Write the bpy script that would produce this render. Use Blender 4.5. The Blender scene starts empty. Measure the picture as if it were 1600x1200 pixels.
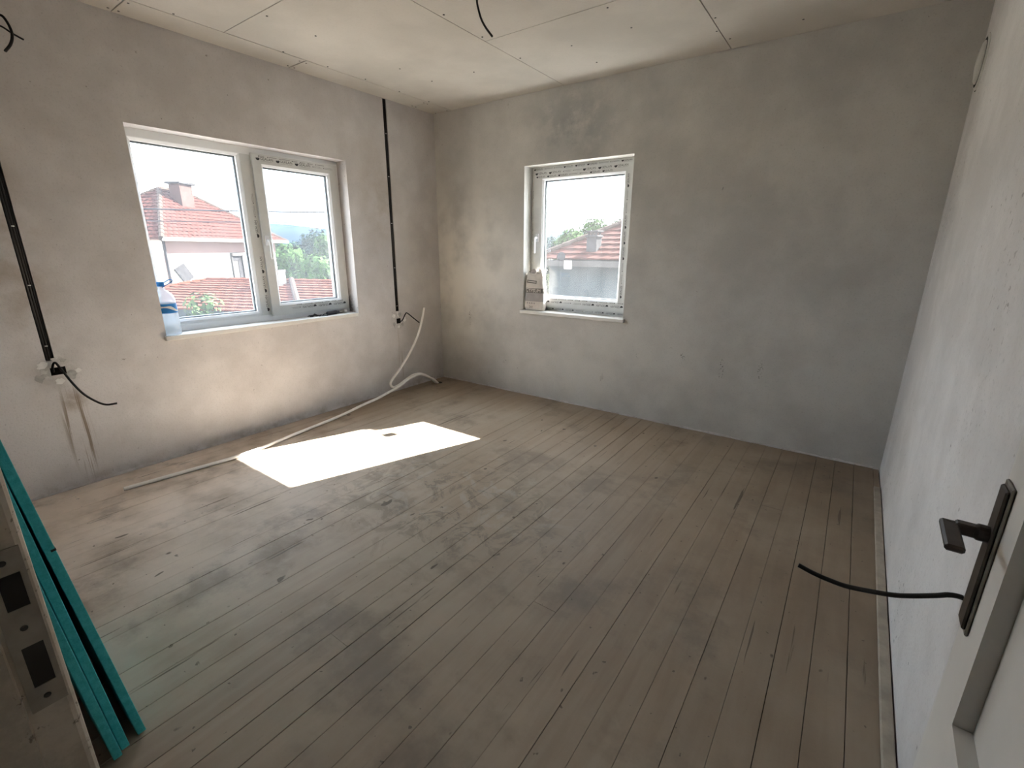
import bpy, math, random
import numpy as np
from mathutils import Vector, Matrix

scene = bpy.context.scene
col = scene.collection
D = bpy.data
R = math.radians

# ------------------------------------------------------------------ camera, sky, sun, exposure
CAM = Vector((3.5707, -3.6617, 1.3785))
YAW, PITCH, ROLL, FPX = -0.62191, -0.28215, 0.004274, 729.07
fw = Vector((math.sin(YAW) * math.cos(PITCH), math.cos(YAW) * math.cos(PITCH), math.sin(PITCH)))
rt = Vector((math.cos(YAW), -math.sin(YAW), 0))
up = rt.cross(fw)
rt2 = math.cos(ROLL) * rt + math.sin(ROLL) * up
up2 = -math.sin(ROLL) * rt + math.cos(ROLL) * up
cd = D.cameras.new('camera')
cam = D.objects.new('camera', cd)
col.objects.link(cam)
m = Matrix((rt2, up2, -fw)).transposed().to_4x4()
m.translation = CAM
cam.matrix_world = m
cd.sensor_width = 36.0
cd.lens = FPX / 1600 * 36.0
cd.clip_start = 0.01
cd.clip_end = 2000
scene.camera = cam

scene.view_settings.view_transform = 'Standard'
scene.view_settings.look = 'None'
scene.view_settings.gamma = 1.0
scene.view_settings.use_curve_mapping = False
scene.view_settings.exposure = 0.6

SKY = 11.6
SUN = 66.0
world = D.worlds.new('sky')
scene.world = world
world.use_nodes = True
wt = world.node_tree
wt.nodes.clear()
wo = wt.nodes.new('ShaderNodeOutputWorld')
bg = wt.nodes.new('ShaderNodeBackground')
tc = wt.nodes.new('ShaderNodeTexCoord')
mp = wt.nodes.new('ShaderNodeMapping')
mp.inputs['Scale'].default_value = (1.0, 1.0, 2.6)
nz = wt.nodes.new('ShaderNodeTexNoise')
nz.inputs['Scale'].default_value = 2.6
nz.inputs['Detail'].default_value = 6
nz.inputs['Roughness'].default_value = 0.55
cr = wt.nodes.new('ShaderNodeValToRGB')
cr.color_ramp.elements[0].position = 0.40
cr.color_ramp.elements[0].color = (0.44, 0.535, 0.65, 1)
cr.color_ramp.elements[1].position = 0.60
cr.color_ramp.elements[1].color = (0.60, 0.625, 0.68, 1)
wt.links.new(tc.outputs['Generated'], mp.inputs['Vector'])
wt.links.new(mp.outputs[0], nz.inputs['Vector'])
wt.links.new(nz.outputs['Fac'], cr.inputs[0])
wt.links.new(cr.outputs[0], bg.inputs['Color'])
bg.inputs['Strength'].default_value = SKY
wt.links.new(bg.outputs[0], wo.inputs['Surface'])

SUNDIR = Vector((0.36, 1.0, 0.757)).normalized()
sd = D.lights.new('sun', 'SUN')
sd.energy = SUN
sd.angle = R(0.5)
sd.color = (1.0, 0.955, 0.90)
so = D.objects.new('sun', sd)
so.rotation_euler = SUNDIR.to_track_quat('Z', 'Y').to_euler()
so.location = (3, 6, 8)
col.objects.link(so)

# ------------------------------------------------------------------ node helpers
class N:
    """small wrapper that writes a material's node graph"""
    def __init__(s, name):
        s.m = D.materials.new(name)
        s.m.use_nodes = True
        s.t = s.m.node_tree
        s.b = s.t.nodes['Principled BSDF']
        s.out = s.t.nodes['Material Output']
        s.tc = s.t.nodes.new('ShaderNodeTexCoord')
        s.obj = s.tc.outputs['Object']
    def put(s, sock, v):
        if isinstance(v, bpy.types.NodeSocket):
            s.t.links.new(v, sock)
        elif isinstance(v, (tuple, list)) and len(v) == 3 and sock.type == 'RGBA':
            sock.default_value = (*v, 1)
        else:
            sock.default_value = v
    def noise(s, scale, detail=4, rough=0.55, stretch=None, off=(0, 0, 0), dist=0.0):
        n = s.t.nodes.new('ShaderNodeTexNoise')
        n.inputs['Scale'].default_value = scale
        n.inputs['Detail'].default_value = detail
        n.inputs['Roughness'].default_value = rough
        n.inputs['Distortion'].default_value = dist
        v = s.obj
        mpn = s.t.nodes.new('ShaderNodeMapping')
        mpn.inputs['Scale'].default_value = stretch or (1, 1, 1)
        mpn.inputs['Location'].default_value = off
        s.t.links.new(v, mpn.inputs['Vector'])
        s.t.links.new(mpn.outputs[0], n.inputs['Vector'])
        return n.outputs['Fac']
    def ramp(s, v, a, b, lo=0.0, hi=1.0):
        n = s.t.nodes.new('ShaderNodeMapRange')
        n.interpolation_type = 'SMOOTHSTEP'
        s.put(n.inputs['Value'], v)
        n.inputs['From Min'].default_value = a
        n.inputs['From Max'].default_value = b
        n.inputs['To Min'].default_value = lo
        n.inputs['To Max'].default_value = hi
        return n.outputs['Result']
    def math(s, op, a, b=0.0):
        n = s.t.nodes.new('ShaderNodeMath')
        n.operation = op
        s.put(n.inputs[0], a)
        s.put(n.inputs[1], b)
        return n.outputs[0]
    def mix(s, f, a, b):
        n = s.t.nodes.new('ShaderNodeMix')
        n.data_type = 'RGBA'
        s.put(n.inputs['Factor'], f)
        s.put(n.inputs[6], a)
        s.put(n.inputs[7], b)
        return n.outputs[2]
    def blob(s, centre, radii, soft=0.6):
        """1 inside an ellipsoid about centre, falling to 0 at its rim"""
        n = s.t.nodes.new('ShaderNodeMapping')
        n.inputs['Scale'].default_value = tuple(1 / r for r in radii)
        n.inputs['Location'].default_value = tuple(-c / r for c, r in zip(centre, radii))
        s.t.links.new(s.obj, n.inputs['Vector'])
        l = s.t.nodes.new('ShaderNodeVectorMath')
        l.operation = 'LENGTH'
        s.t.links.new(n.outputs[0], l.inputs[0])
        return s.ramp(l.outputs['Value'], 1.0 - soft, 1.0, 1.0, 0.0)
    def xyz(s):
        n = s.t.nodes.new('ShaderNodeSeparateXYZ')
        s.t.links.new(s.obj, n.inputs[0])
        return n.outputs
    def rand(s):
        return s.t.nodes.new('ShaderNodeObjectInfo').outputs['Random']
    def bump(s, h, strength=0.3, dist=0.01):
        n = s.t.nodes.new('ShaderNodeBump')
        n.inputs['Strength'].default_value = strength
        n.inputs['Distance'].default_value = dist
        s.put(n.inputs['Height'], h)
        s.t.links.new(n.outputs[0], s.b.inputs['Normal'])
    def fin(s, colour, rough=0.8, metal=0.0, spec=0.3):
        s.put(s.b.inputs['Base Color'], colour)
        s.put(s.b.inputs['Roughness'], rough)
        s.b.inputs['Metallic'].default_value = metal
        s.b.inputs['Specular IOR Level'].default_value = spec
        return s.m

def simple(name, c, rough=0.6, var=0.12, scale=12, metal=0.0, spec=0.3, bump=0.0):
    n = N(name)
    f = n.noise(scale, 4)
    a = tuple(x * (1 - var) for x in c)
    b = tuple(min(1, x * (1 + var)) for x in c)
    colr = n.mix(n.ramp(f, 0.3, 0.7), a, b)
    if bump:
        n.bump(n.noise(scale * 6, 5), bump, 0.004)
    return n.fin(colr, rough, metal, spec)

M = {}
# plaster walls ------------------------------------------------------------
def plaster(name, light, dark, scale=1.1, extra=None):
    n = N(name)
    f = n.math('ADD', n.math('MULTIPLY', n.noise(scale, 5, 0.6), 0.65), n.math('MULTIPLY', n.noise(scale * 4.3, 5, 0.6, off=(3, 7, 1)), 0.35))
    c = n.mix(n.ramp(f, 0.36, 0.64), dark, light)
    grain = n.noise(90, 4, 0.7)
    c = n.mix(n.ramp(grain, 0.28, 0.48, 0.38, 0.0), c, tuple(x * 0.72 for x in dark))
    speck = n.noise(34, 2, 0.5, off=(9, 2, 5))
    c = n.mix(n.ramp(speck, 0.215, 0.275, 0.6, 0.0), c, (0.16, 0.14, 0.12))
    if extra:
        c = extra(n, c)
    h = n.math('ADD', n.math('MULTIPLY', n.noise(7, 4), 0.6), n.math('MULTIPLY', grain, 0.25))
    n.bump(h, 0.32, 0.012)
    return n.fin(c, 0.9, 0, 0.15)

def wa_extra(n, c):
    x, y, z = n.xyz()
    rag = n.noise(9, 5, 0.65)
    # rusty drip streaks that ran down from the near socket hole
    streak = n.noise(58, 3, 0.6, stretch=(1, 1, 0.022))
    s1 = n.math('MULTIPLY', n.blob((0, -3.062, 0.34), (1, 0.075, 0.36), 0.5), n.ramp(streak, 0.47, 0.57))
    c = n.mix(n.math('MULTIPLY', s1, 0.85), c, (0.22, 0.165, 0.11))
    s1b = n.math('MULTIPLY', n.blob((0, -3.055, 0.52), (1, 0.085, 0.09), 0.8), n.ramp(rag, 0.35, 0.65))
    c = n.mix(n.math('MULTIPLY', s1b, 0.6), c, (0.27, 0.2, 0.13))
    # pale new filler round both socket holes
    for cy, cz, r in ((-3.09, 0.70, 0.12), (-0.60, 0.70, 0.10)):
        p = n.math('MULTIPLY', n.blob((0, cy, cz), (1, r, r * 1.05), 0.55), n.ramp(rag, 0.40, 0.52))
        c = n.mix(n.math('MULTIPLY', p, 0.6), c, (0.50, 0.48, 0.45))
        q = n.math('MULTIPLY', n.blob((0, cy, cz + 0.02), (1, r * 0.7, r * 0.8), 0.4), n.ramp(rag, 0.52, 0.60))
        c = n.mix(n.math('MULTIPLY', q, 0.75), c, (0.80, 0.78, 0.74))
    # thin drips under the far socket
    t2 = n.math('MULTIPLY', n.blob((0, -0.595, 0.36), (1, 0.06, 0.32), 0.3), n.ramp(n.noise(60, 2, 0.5, stretch=(1, 1, 0.02)), 0.55, 0.62))
    c = n.mix(n.math('MULTIPLY', t2, 0.5), c, (0.33, 0.27, 0.2))
    # brownish old plaster beside the far cable and the dirty skirting line
    t3 = n.math('MULTIPLY', n.blob((0, -0.72, 1.75), (1, 0.32, 0.75), 0.9), n.ramp(n.noise(4, 5), 0.36, 0.66))
    c = n.mix(n.math('MULTIPLY', t3, 0.6), c, (0.34, 0.28, 0.21))
    t5 = n.math('MULTIPLY', n.blob((0, -0.25, 1.3), (1, 0.45, 1.3), 0.9), n.ramp(n.noise(2.7, 5, off=(2, 4, 1)), 0.36, 0.62))
    c = n.mix(n.math('MULTIPLY', t5, 0.4), c, (0.72, 0.68, 0.62))
    t4 = n.math('MULTIPLY', n.blob((0, -3.15, 1.35), (1, 0.22, 0.9), 0.9), n.ramp(n.noise(5, 5, off=(1, 1, 1)), 0.36, 0.66))
    c = n.mix(n.math('MULTIPLY', t4, 0.62), c, (0.34, 0.28, 0.21))
    low = n.math('MULTIPLY', n.ramp(z, 0.0, 0.10, 1.0, 0.0), n.ramp(rag, 0.42, 0.68))
    c = n.mix(n.math('MULTIPLY', low, 0.42), c, (0.24, 0.19, 0.14))
    # black mould in the lower corner of the reveal
    mo = n.math('MULTIPLY', n.blob((-0.12, -1.05, 0.84), (0.10, 0.12, 0.24), 0.9), n.ramp(n.noise(22, 4), 0.35, 0.6))
    c = n.mix(n.math('MULTIPLY', mo, 0.8), c, (0.06, 0.05, 0.04))
    return c
M['wall_left'] = plaster('plaster_wall_left', (0.67, 0.64, 0.628), (0.53, 0.50, 0.485), 1.0, wa_extra)

def wb_extra(n, c):
    x, y, z = n.xyz()
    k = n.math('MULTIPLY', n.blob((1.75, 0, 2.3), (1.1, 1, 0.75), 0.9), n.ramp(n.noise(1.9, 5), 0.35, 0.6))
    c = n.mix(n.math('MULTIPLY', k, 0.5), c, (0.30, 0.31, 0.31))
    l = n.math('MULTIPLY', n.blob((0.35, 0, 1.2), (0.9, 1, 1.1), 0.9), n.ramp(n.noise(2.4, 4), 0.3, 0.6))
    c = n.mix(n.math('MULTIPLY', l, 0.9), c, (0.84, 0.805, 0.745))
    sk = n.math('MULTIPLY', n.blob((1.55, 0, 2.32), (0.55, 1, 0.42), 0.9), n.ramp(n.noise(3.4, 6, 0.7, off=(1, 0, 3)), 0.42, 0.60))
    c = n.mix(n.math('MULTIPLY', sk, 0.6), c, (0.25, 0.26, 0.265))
    for (mx_, mz_, hz_) in ((2.87, 0.52, 0.10), (3.13, 0.55, 0.08), (0.41, 0.70, 0.11), (2.58, 0.57, 0.05)):
        mk = n.math('MULTIPLY', n.blob((mx_, 0, mz_), (0.022, 1, hz_), 0.4), n.ramp(n.noise(75, 3, 0.6, stretch=(1, 1, 0.8)), 0.54, 0.60))
        c = n.mix(n.math('MULTIPLY', mk, 0.75), c, (0.12, 0.11, 0.1))
    fl = n.noise(16, 3, 0.6, stretch=(1, 1, 0.5), off=(4, 0, 2))
    f2 = n.math('MULTIPLY', n.ramp(fl, 0.68, 0.72), n.ramp(n.noise(1.3, 2, off=(8, 0, 0)), 0.55, 0.65))
    c = n.mix(n.math('MULTIPLY', f2, 0.6), c, (0.12, 0.11, 0.1))
    return c
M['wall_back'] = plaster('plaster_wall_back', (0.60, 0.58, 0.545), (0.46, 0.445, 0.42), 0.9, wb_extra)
M['wall_right'] = plaster('plaster_wall_right', (0.72, 0.70, 0.685), (0.60, 0.58, 0.565), 1.4,
    lambda n, c: n.mix(n.math('MULTIPLY', n.math('MULTIPLY', n.ramp(n.noise(44, 3, 0.6), 0.60, 0.70), n.ramp(n.noise(2.2, 3, stretch=(1, 1, 0.5)), 0.5, 0.66)), 0.55), c, (0.16, 0.15, 0.14)))
M['wall_front'] = plaster('plaster_wall_front', (0.42, 0.39, 0.34), (0.33, 0.30, 0.26))
M['reveal'] = simple('render_smooth_white', (0.80, 0.79, 0.76), 0.8, 0.05, 6)

# ceiling plasterboard
n = N('plasterboard_paper')
c = n.mix(n.ramp(n.noise(1.6, 4), 0.35, 0.65), (0.50, 0.47, 0.425), (0.575, 0.54, 0.49))
c = n.mix(n.ramp(n.noise(70, 3), 0.3, 0.5, 0.12, 0.0), c, (0.4, 0.37, 0.32))
M['ceiling'] = n.fin(c, 0.9, 0, 0.1)
M['joint'] = simple('dark_joint_gap', (0.055, 0.05, 0.042), 1.0)
M['screw'] = simple('black_phosphate_screw', (0.05, 0.045, 0.04), 0.5)

# floor planks
n = N('dusty_floor_plank')
x, y, z = n.xyz()
rnd = n.rand()
grain = n.noise(7, 6, 0.62, stretch=(2.2, 0.22, 1), dist=0.5)
c = n.mix(n.ramp(grain, 0.25, 0.75), (0.29, 0.216, 0.152), (0.365, 0.283, 0.205))
c = n.mix(n.math('MULTIPLY', rnd, 0.30), c, (0.225, 0.178, 0.130))
dust_veil = n.ramp(n.noise(1.1, 6, 0.62, off=(2, 5, 0)), 0.38, 0.66)
c = n.mix(n.math('MULTIPLY', dust_veil, 0.55), c, (0.42, 0.352, 0.275))
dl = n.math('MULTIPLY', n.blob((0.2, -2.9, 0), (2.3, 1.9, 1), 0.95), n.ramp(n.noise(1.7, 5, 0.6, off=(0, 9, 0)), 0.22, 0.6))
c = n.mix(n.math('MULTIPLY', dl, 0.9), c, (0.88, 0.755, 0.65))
br = n.math('MULTIPLY', n.blob((3.7, -1.0, 0), (1.3, 2.2, 1), 0.9), n.ramp(n.noise(1.9, 5, 0.6, off=(4, 9, 0)), 0.2, 0.7))
c = n.mix(n.math('MULTIPLY', br, 0.55), c, (0.16, 0.118, 0.078))
dirt = n.ramp(n.noise(2.3, 6, 0.65, off=(7, 1, 0)), 0.50, 0.68)
c = n.mix(n.math('MULTIPLY', dirt, 0.5), c, (0.15, 0.122, 0.095))
sm = n.math('MULTIPLY', n.blob((1.9, -1.95, 0), (1.15, 0.75, 1), 0.8), n.ramp(n.noise(5.5, 6, 0.7, dist=1.2), 0.49, 0.60))
c = n.mix(n.math('MULTIPLY', sm, 0.6), c, (0.15, 0.128, 0.10))
sm2 = n.math('MULTIPLY', n.blob((1.75, -1.75, 0), (1.2, 0.9, 1), 0.8), n.ramp(n.noise(4.2, 6, 0.7, off=(5, 3, 0), dist=1.4), 0.52, 0.62))
c = n.mix(n.math('MULTIPLY', sm2, 0.30), c, (0.42, 0.39, 0.34))
knot = n.noise(15, 2, 0.4, stretch=(1, 0.6, 1), off=(1, 8, 0))
c = n.mix(n.ramp(knot, 0.735, 0.765, 0.0, 0.75), c, (0.075, 0.055, 0.04))
speck = n.noise(30, 3, 0.5, off=(3, 3, 3))
c = n.mix(n.ramp(speck, 0.70, 0.74, 0.0, 0.6), c, (0.06, 0.048, 0.038))
strk = n.noise(20, 3, 0.5, stretch=(1.8, 0.085, 1), off=(0, 0, 3))
c = n.mix(n.ramp(strk, 0.67, 0.715, 0.0, 0.7), c, (0.08, 0.058, 0.041))
n.bump(n.math('ADD', n.math('MULTIPLY', grain, 0.5), n.math('MULTIPLY', n.noise(120, 3), 0.25)), 0.25, 0.004)
M['plank'] = n.fin(c, n.ramp(dust_veil, 0, 1, 0.58, 0.75), 0, 0.22)
M['subfloor'] = simple('dark_under_floor', (0.04, 0.031, 0.023), 1.0)

M['pvc'] = simple('white_window_pvc', (0.80, 0.81, 0.82), 0.35, 0.02, 3, spec=0.5)
M['film'] = simple('grey_white_protective_film', (0.63, 0.64, 0.63), 0.4, 0.05, 9, spec=0.5)
M['ink'] = simple('black_film_print', (0.045, 0.045, 0.05), 0.5)
M['ink_pale'] = simple('grey_film_print', (0.22, 0.22, 0.23), 0.5)
M['rubber'] = simple('black_seal_rubber', (0.02, 0.02, 0.022), 0.5)
M['spacer'] = simple('grey_spacer_bar', (0.30, 0.33, 0.34), 0.35, metal=0.5)
M['stone'] = simple('white_sill_board', (0.70, 0.685, 0.65), 0.5, 0.05, 8)
M['cable'] = simple('black_cable_sheath', (0.014, 0.013, 0.012), 0.5, 0.2, 30)
M['clip'] = simple('white_plastic_clip', (0.75, 0.74, 0.72), 0.5)
M['pipe'] = simple('white_multilayer_pipe', (0.88, 0.855, 0.81), 0.38, 0.06, 15, spec=0.5)
M['hole'] = simple('dark_wall_hole', (0.035, 0.032, 0.028), 0.9)
M['doorpaint'] = simple('grey_white_door_paint', (0.66, 0.635, 0.59), 0.45, 0.05, 5, spec=0.4, bump=0.05)
n = N('old_door_frame_paint')
c = n.mix(n.ramp(n.noise(14, 5, 0.7), 0.38, 0.62), (0.40, 0.345, 0.265), (0.52, 0.455, 0.36))
c = n.mix(n.ramp(n.noise(40, 4, 0.7), 0.60, 0.66, 0, 0.7), c, (0.09, 0.07, 0.05))
M['frame_old'] = n.fin(c, 0.6)
M['strike'] = simple('painted_over_strike_plate', (0.30, 0.265, 0.21), 0.55, 0.15, 25)
M['bronze'] = simple('dark_bronze_handle', (0.050, 0.040, 0.033), 0.38, 0.3, 40, metal=0.6, spec=0.5)
M['worn'] = simple('worn_grey_metal_rim', (0.22, 0.20, 0.17), 0.4, 0.3, 40, metal=0.7)
M['batten'] = simple('pale_wooden_batten', (0.40, 0.35, 0.285), 0.7, 0.15, 14)
n = N('teal_insulation_foam')
c = n.mix(n.ramp(n.noise(60, 4, 0.7), 0.3, 0.7), (0.055, 0.44, 0.475), (0.095, 0.58, 0.62))
n.bump(n.noise(160, 3, 0.7), 0.3, 0.003)
M['teal'] = n.fin(c, 0.75, 0, 0.2)
M['vent'] = simple('white_vent_plastic', (0.62, 0.60, 0.56), 0.5)

# glass: see-through with a weak mirror reflection at its own fresnel
def glass(name, dust_veil):
    g = N(name)
    g.t.nodes.remove(g.b)
    tr = g.t.nodes.new('ShaderNodeBsdfTransparent')
    tr.inputs[0].default_value = (0.94, 0.97, 0.965, 1)
    gl = g.t.nodes.new('ShaderNodeBsdfGlossy')
    gl.inputs['Roughness'].default_value = 0.02
    fr = g.t.nodes.new('ShaderNodeFresnel')
    fr.inputs['IOR'].default_value = 1.45
    mx = g.t.nodes.new('ShaderNodeMixShader')
    g.t.links.new(fr.outputs[0], mx.inputs[0])
    g.t.links.new(tr.outputs[0], mx.inputs[1])
    g.t.links.new(gl.outputs[0], mx.inputs[2])
    g.t.links.new(mx.outputs[0], g.out.inputs['Surface'])
    td = g.t.nodes.new('ShaderNodeBsdfTranslucent')  # translucent layer added for a washed-out haze over the view
    td.inputs[0].default_value = (0.9, 0.92, 0.95, 1)
    m2_ = g.t.nodes.new('ShaderNodeMixShader')
    f_ = g.ramp(g.noise(3.0, 4, 0.6, stretch=(1, 1, 0.5)), 0.25, 0.75, dust_veil * 0.7, dust_veil * 1.3)
    g.t.links.new(f_, m2_.inputs[0])
    g.t.links.new(mx.outputs[0], m2_.inputs[1])
    g.t.links.new(td.outputs[0], m2_.inputs[2])
    g.t.links.new(m2_.outputs[0], g.out.inputs['Surface'])
    return g.m
M['glass'] = glass('hazy_window_glass', 0.055)
M['glass_sunny'] = glass('lightly_hazy_window_glass', 0.013)

# ------------------------------------------------------------------ mesh helpers
def world_of(o):
    mm = Matrix.Identity(4)
    while o is not None:
        mm = (Matrix.Translation(o.location) @ o.rotation_euler.to_matrix().to_4x4()) @ mm
        o = o.parent
    return mm

class MB:
    def __init__(s):
        s.v, s.f, s.mi, s.cur = [], [], [], 0
    def add(s, vs, fs):
        o = len(s.v)
        s.v += [tuple(p) for p in vs]
        s.f += [tuple(i + o for i in f) for f in fs]
        s.mi += [s.cur] * len(fs)
        return s
    def box(s, x0, x1, y0, y1, z0, z1, T=None):
        vs = [Vector((x, y, z)) for z in (z0, z1) for y in (y0, y1) for x in (x0, x1)]
        if T is not None:
            vs = [T @ p for p in vs]
        return s.add(vs, [(0, 2, 3, 1), (4, 5, 7, 6), (0, 1, 5, 4), (2, 6, 7, 3), (0, 4, 6, 2), (1, 3, 7, 5)])
    def cbox(s, x0, x1, y0, y1, z0, z1, b, T=None):
        """box with all edges chamfered by b"""
        X, Y, Z = (x0, x1), (y0, y1), (z0, z1)
        vs, idx = [], {}
        for i in (0, 1):
            for j in (0, 1):
                for k in (0, 1):
                    sx, sy, sz = (b if i == 0 else -b), (b if j == 0 else -b), (b if k == 0 else -b)
                    for a in range(3):
                        p = [X[i] + sx, Y[j] + sy, Z[k] + sz]
                        p[a] = (X[i], Y[j], Z[k])[a]
                        idx[(i, j, k, a)] = len(vs)
                        vs.append(Vector(p))
        fs = []
        for a in range(3):
            o1, o2 = [q for q in range(3) if q != a]
            for e in (0, 1):
                ring = []
                for (p, q) in ((0, 0), (1, 0), (1, 1), (0, 1)):
                    t = [0, 0, 0]
                    t[a], t[o1], t[o2] = e, p, q
                    ring.append(idx[(*t, a)])
                fs.append(ring)
        for a in range(3):          # edges parallel to axis a
            o1, o2 = [q for q in range(3) if q != a]
            for p in (0, 1):
                for q in (0, 1):
                    t0, t1 = [0, 0, 0], [0, 0, 0]
                    t0[o1] = t1[o1] = p
                    t0[o2] = t1[o2] = q
                    t1[a] = 1
                    fs.append([idx[(*t0, o1)], idx[(*t1, o1)], idx[(*t1, o2)], idx[(*t0, o2)]])
        for i in (0, 1):
            for j in (0, 1):
                for k in (0, 1):
                    fs.append([idx[(i, j, k, a)] for a in range(3)])
        cen = Vector(((x0 + x1) / 2, (y0 + y1) / 2, (z0 + z1) / 2))
        out = []
        for f in fs:
            fc = sum((vs[i] for i in f), Vector()) / len(f)
            nn = (vs[f[1]] - vs[f[0]]).cross(vs[f[2]] - vs[f[0]])
            out.append(tuple(f) if nn.dot(fc - cen) > 0 else tuple(reversed(f)))
        if T is not None:
            vs = [T @ p for p in vs]
        return s.add(vs, out)
    def tube(s, pts, r, n=8, caps=True):
        pts = [Vector(p) for p in pts]
        rs = r if isinstance(r, (list, tuple)) else [r] * len(pts)
        t = [(pts[min(i + 1, len(pts) - 1)] - pts[max(i - 1, 0)]).normalized() for i in range(len(pts))]
        ref = Vector((0, 0, 1)) if abs(t[0].z) < 0.9 else Vector((1, 0, 0))
        a = t[0].cross(ref).normalized()
        vs, fs = [], []
        for i, p in enumerate(pts):
            a = (a - t[i] * a.dot(t[i])).normalized()
            b = t[i].cross(a)
            for k in range(n):
                th = 2 * math.pi * k / n
                vs.append(p + (a * math.cos(th) + b * math.sin(th)) * rs[i])
        for i in range(len(pts) - 1):
            for k in range(n):
                fs.append((i * n + k, i * n + (k + 1) % n, (i + 1) * n + (k + 1) % n, (i + 1) * n + k))
        if caps:
            fs.append(tuple(reversed(range(n))))
            fs.append(tuple(range((len(pts) - 1) * n, len(pts) * n)))
        return s.add(vs, fs)
    def lathe(s, prof, T=None, n=24):
        vs, fs = [], []
        for (r, z) in prof:
            for k in range(n):
                th = 2 * math.pi * k / n
                p = Vector((r * math.cos(th), r * math.sin(th), z))
                vs.append(T @ p if T is not None else p)
        for i in range(len(prof) - 1):
            for k in range(n):
                fs.append((i * n + k, i * n + (k + 1) % n, (i + 1) * n + (k + 1) % n, (i + 1) * n + k))
        fs.append(tuple(reversed(range(n))))
        fs.append(tuple(range((len(prof) - 1) * n, len(prof) * n)))
        return s.add(vs, fs)
    def prism(s, poly, ext):
        """polygon (3-D points) extruded along ext"""
        ext = Vector(ext)
        k = len(poly)
        vs = [Vector(p) for p in poly] + [Vector(p) + ext for p in poly]
        fs = [tuple(reversed(range(k))), tuple(range(k, 2 * k))]
        fs += [(i, (i + 1) % k, (i + 1) % k + k, i + k) for i in range(k)]
        return s.add(vs, fs)
    def build(s, name, mats, parent=None, origin=None, smooth=False, kind=None, label=None):
        me = D.meshes.new(name)
        if parent is not None:
            inv = world_of(parent).inverted()
            vs = [inv @ Vector(p) for p in s.v]
        elif origin is not None:
            vs = [Vector(p) - Vector(origin) for p in s.v]
        else:
            vs = s.v
        me.from_pydata([tuple(p) for p in vs], [], s.f)
        mats = mats if isinstance(mats, (list, tuple)) else [mats]
        for mm in mats:
            me.materials.append(mm)
        if len(mats) > 1:
            me.polygons.foreach_set('material_index', s.mi)
        if smooth:
            me.polygons.foreach_set('use_smooth', [True] * len(s.f))
        me.validate()
        me.update()
        o = D.objects.new(name, me)
        col.objects.link(o)
        if parent is not None:
            o.parent = parent
        elif origin is not None:
            o.location = origin
        if kind:
            o['kind'] = kind
        if label:
            o['label'] = label
        return o

def empty(name, loc=(0, 0, 0), rz=0.0, parent=None):
    o = D.objects.new(name, None)
    o.location = loc
    o.rotation_euler = (0, 0, rz)
    o.empty_display_size = 0.1
    if parent:
        o.parent = parent
    col.objects.link(o)
    return o

def tag(o, label=None, cat=None, group=None, kind=None):
    for k, v in (('label', label), ('category', cat), ('group', group), ('kind', kind)):
        if v:
            o[k] = v
    return o

def spline(pts, per=6):
    """Catmull-Rom through the points"""
    P = [Vector(p) for p in pts]
    P = [2 * P[0] - P[1]] + P + [2 * P[-1] - P[-2]]
    out = []
    for i in range(1, len(P) - 2):
        for k in range(per):
            t = k / per
            a, b, c_, d = P[i - 1], P[i], P[i + 1], P[i + 2]
            out.append(0.5 * ((2 * b) + (c_ - a) * t + (2 * a - 5 * b + 4 * c_ - d) * t * t + (3 * b - a - 3 * c_ + d) * t ** 3))
    out.append(P[-2])
    return out

_txt = {}
def text_geo(txt):
    if txt not in _txt:
        cu = D.curves.new('lettering', 'FONT')
        cu.body = txt
        cu.resolution_u = 2
        ob = D.objects.new('lettering', cu)
        me = D.meshes.new_from_object(ob)
        vs = np.array([v.co[:] for v in me.vertices])
        fs = [tuple(p.vertices) for p in me.polygons]
        lo, hi = vs.min(0), vs.max(0)
        _txt[txt] = (vs - lo, fs, hi - lo)
        D.objects.remove(ob)
        D.curves.remove(cu)
        D.meshes.remove(me)
    return _txt[txt]

def put_text(mb, txt, h, org, ux, uy):
    """lettering of cap height h, lower left corner at org, running along ux with up = uy"""
    vs, fs, size = text_geo(txt)
    k = h / size[1]
    org, ux, uy = Vector(org), Vector(ux), Vector(uy)
    mb.add([org + ux * (v[0] * k) + uy * (v[1] * k) for v in vs], fs)
    return size[0] * k

def put_disc(mb, c_, r, ux, uy, a0=0, a1=360, n=14):
    c_, ux, uy = Vector(c_), Vector(ux), Vector(uy)
    pts = [c_ + ux * (r * math.cos(R(a0 + (a1 - a0) * i / n))) + uy * (r * math.sin(R(a0 + (a1 - a0) * i / n))) for i in range(n + 1)]
    if a1 - a0 >= 360:
        pts = pts[:-1]
    mb.add(pts, [tuple(range(len(pts)))])

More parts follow.
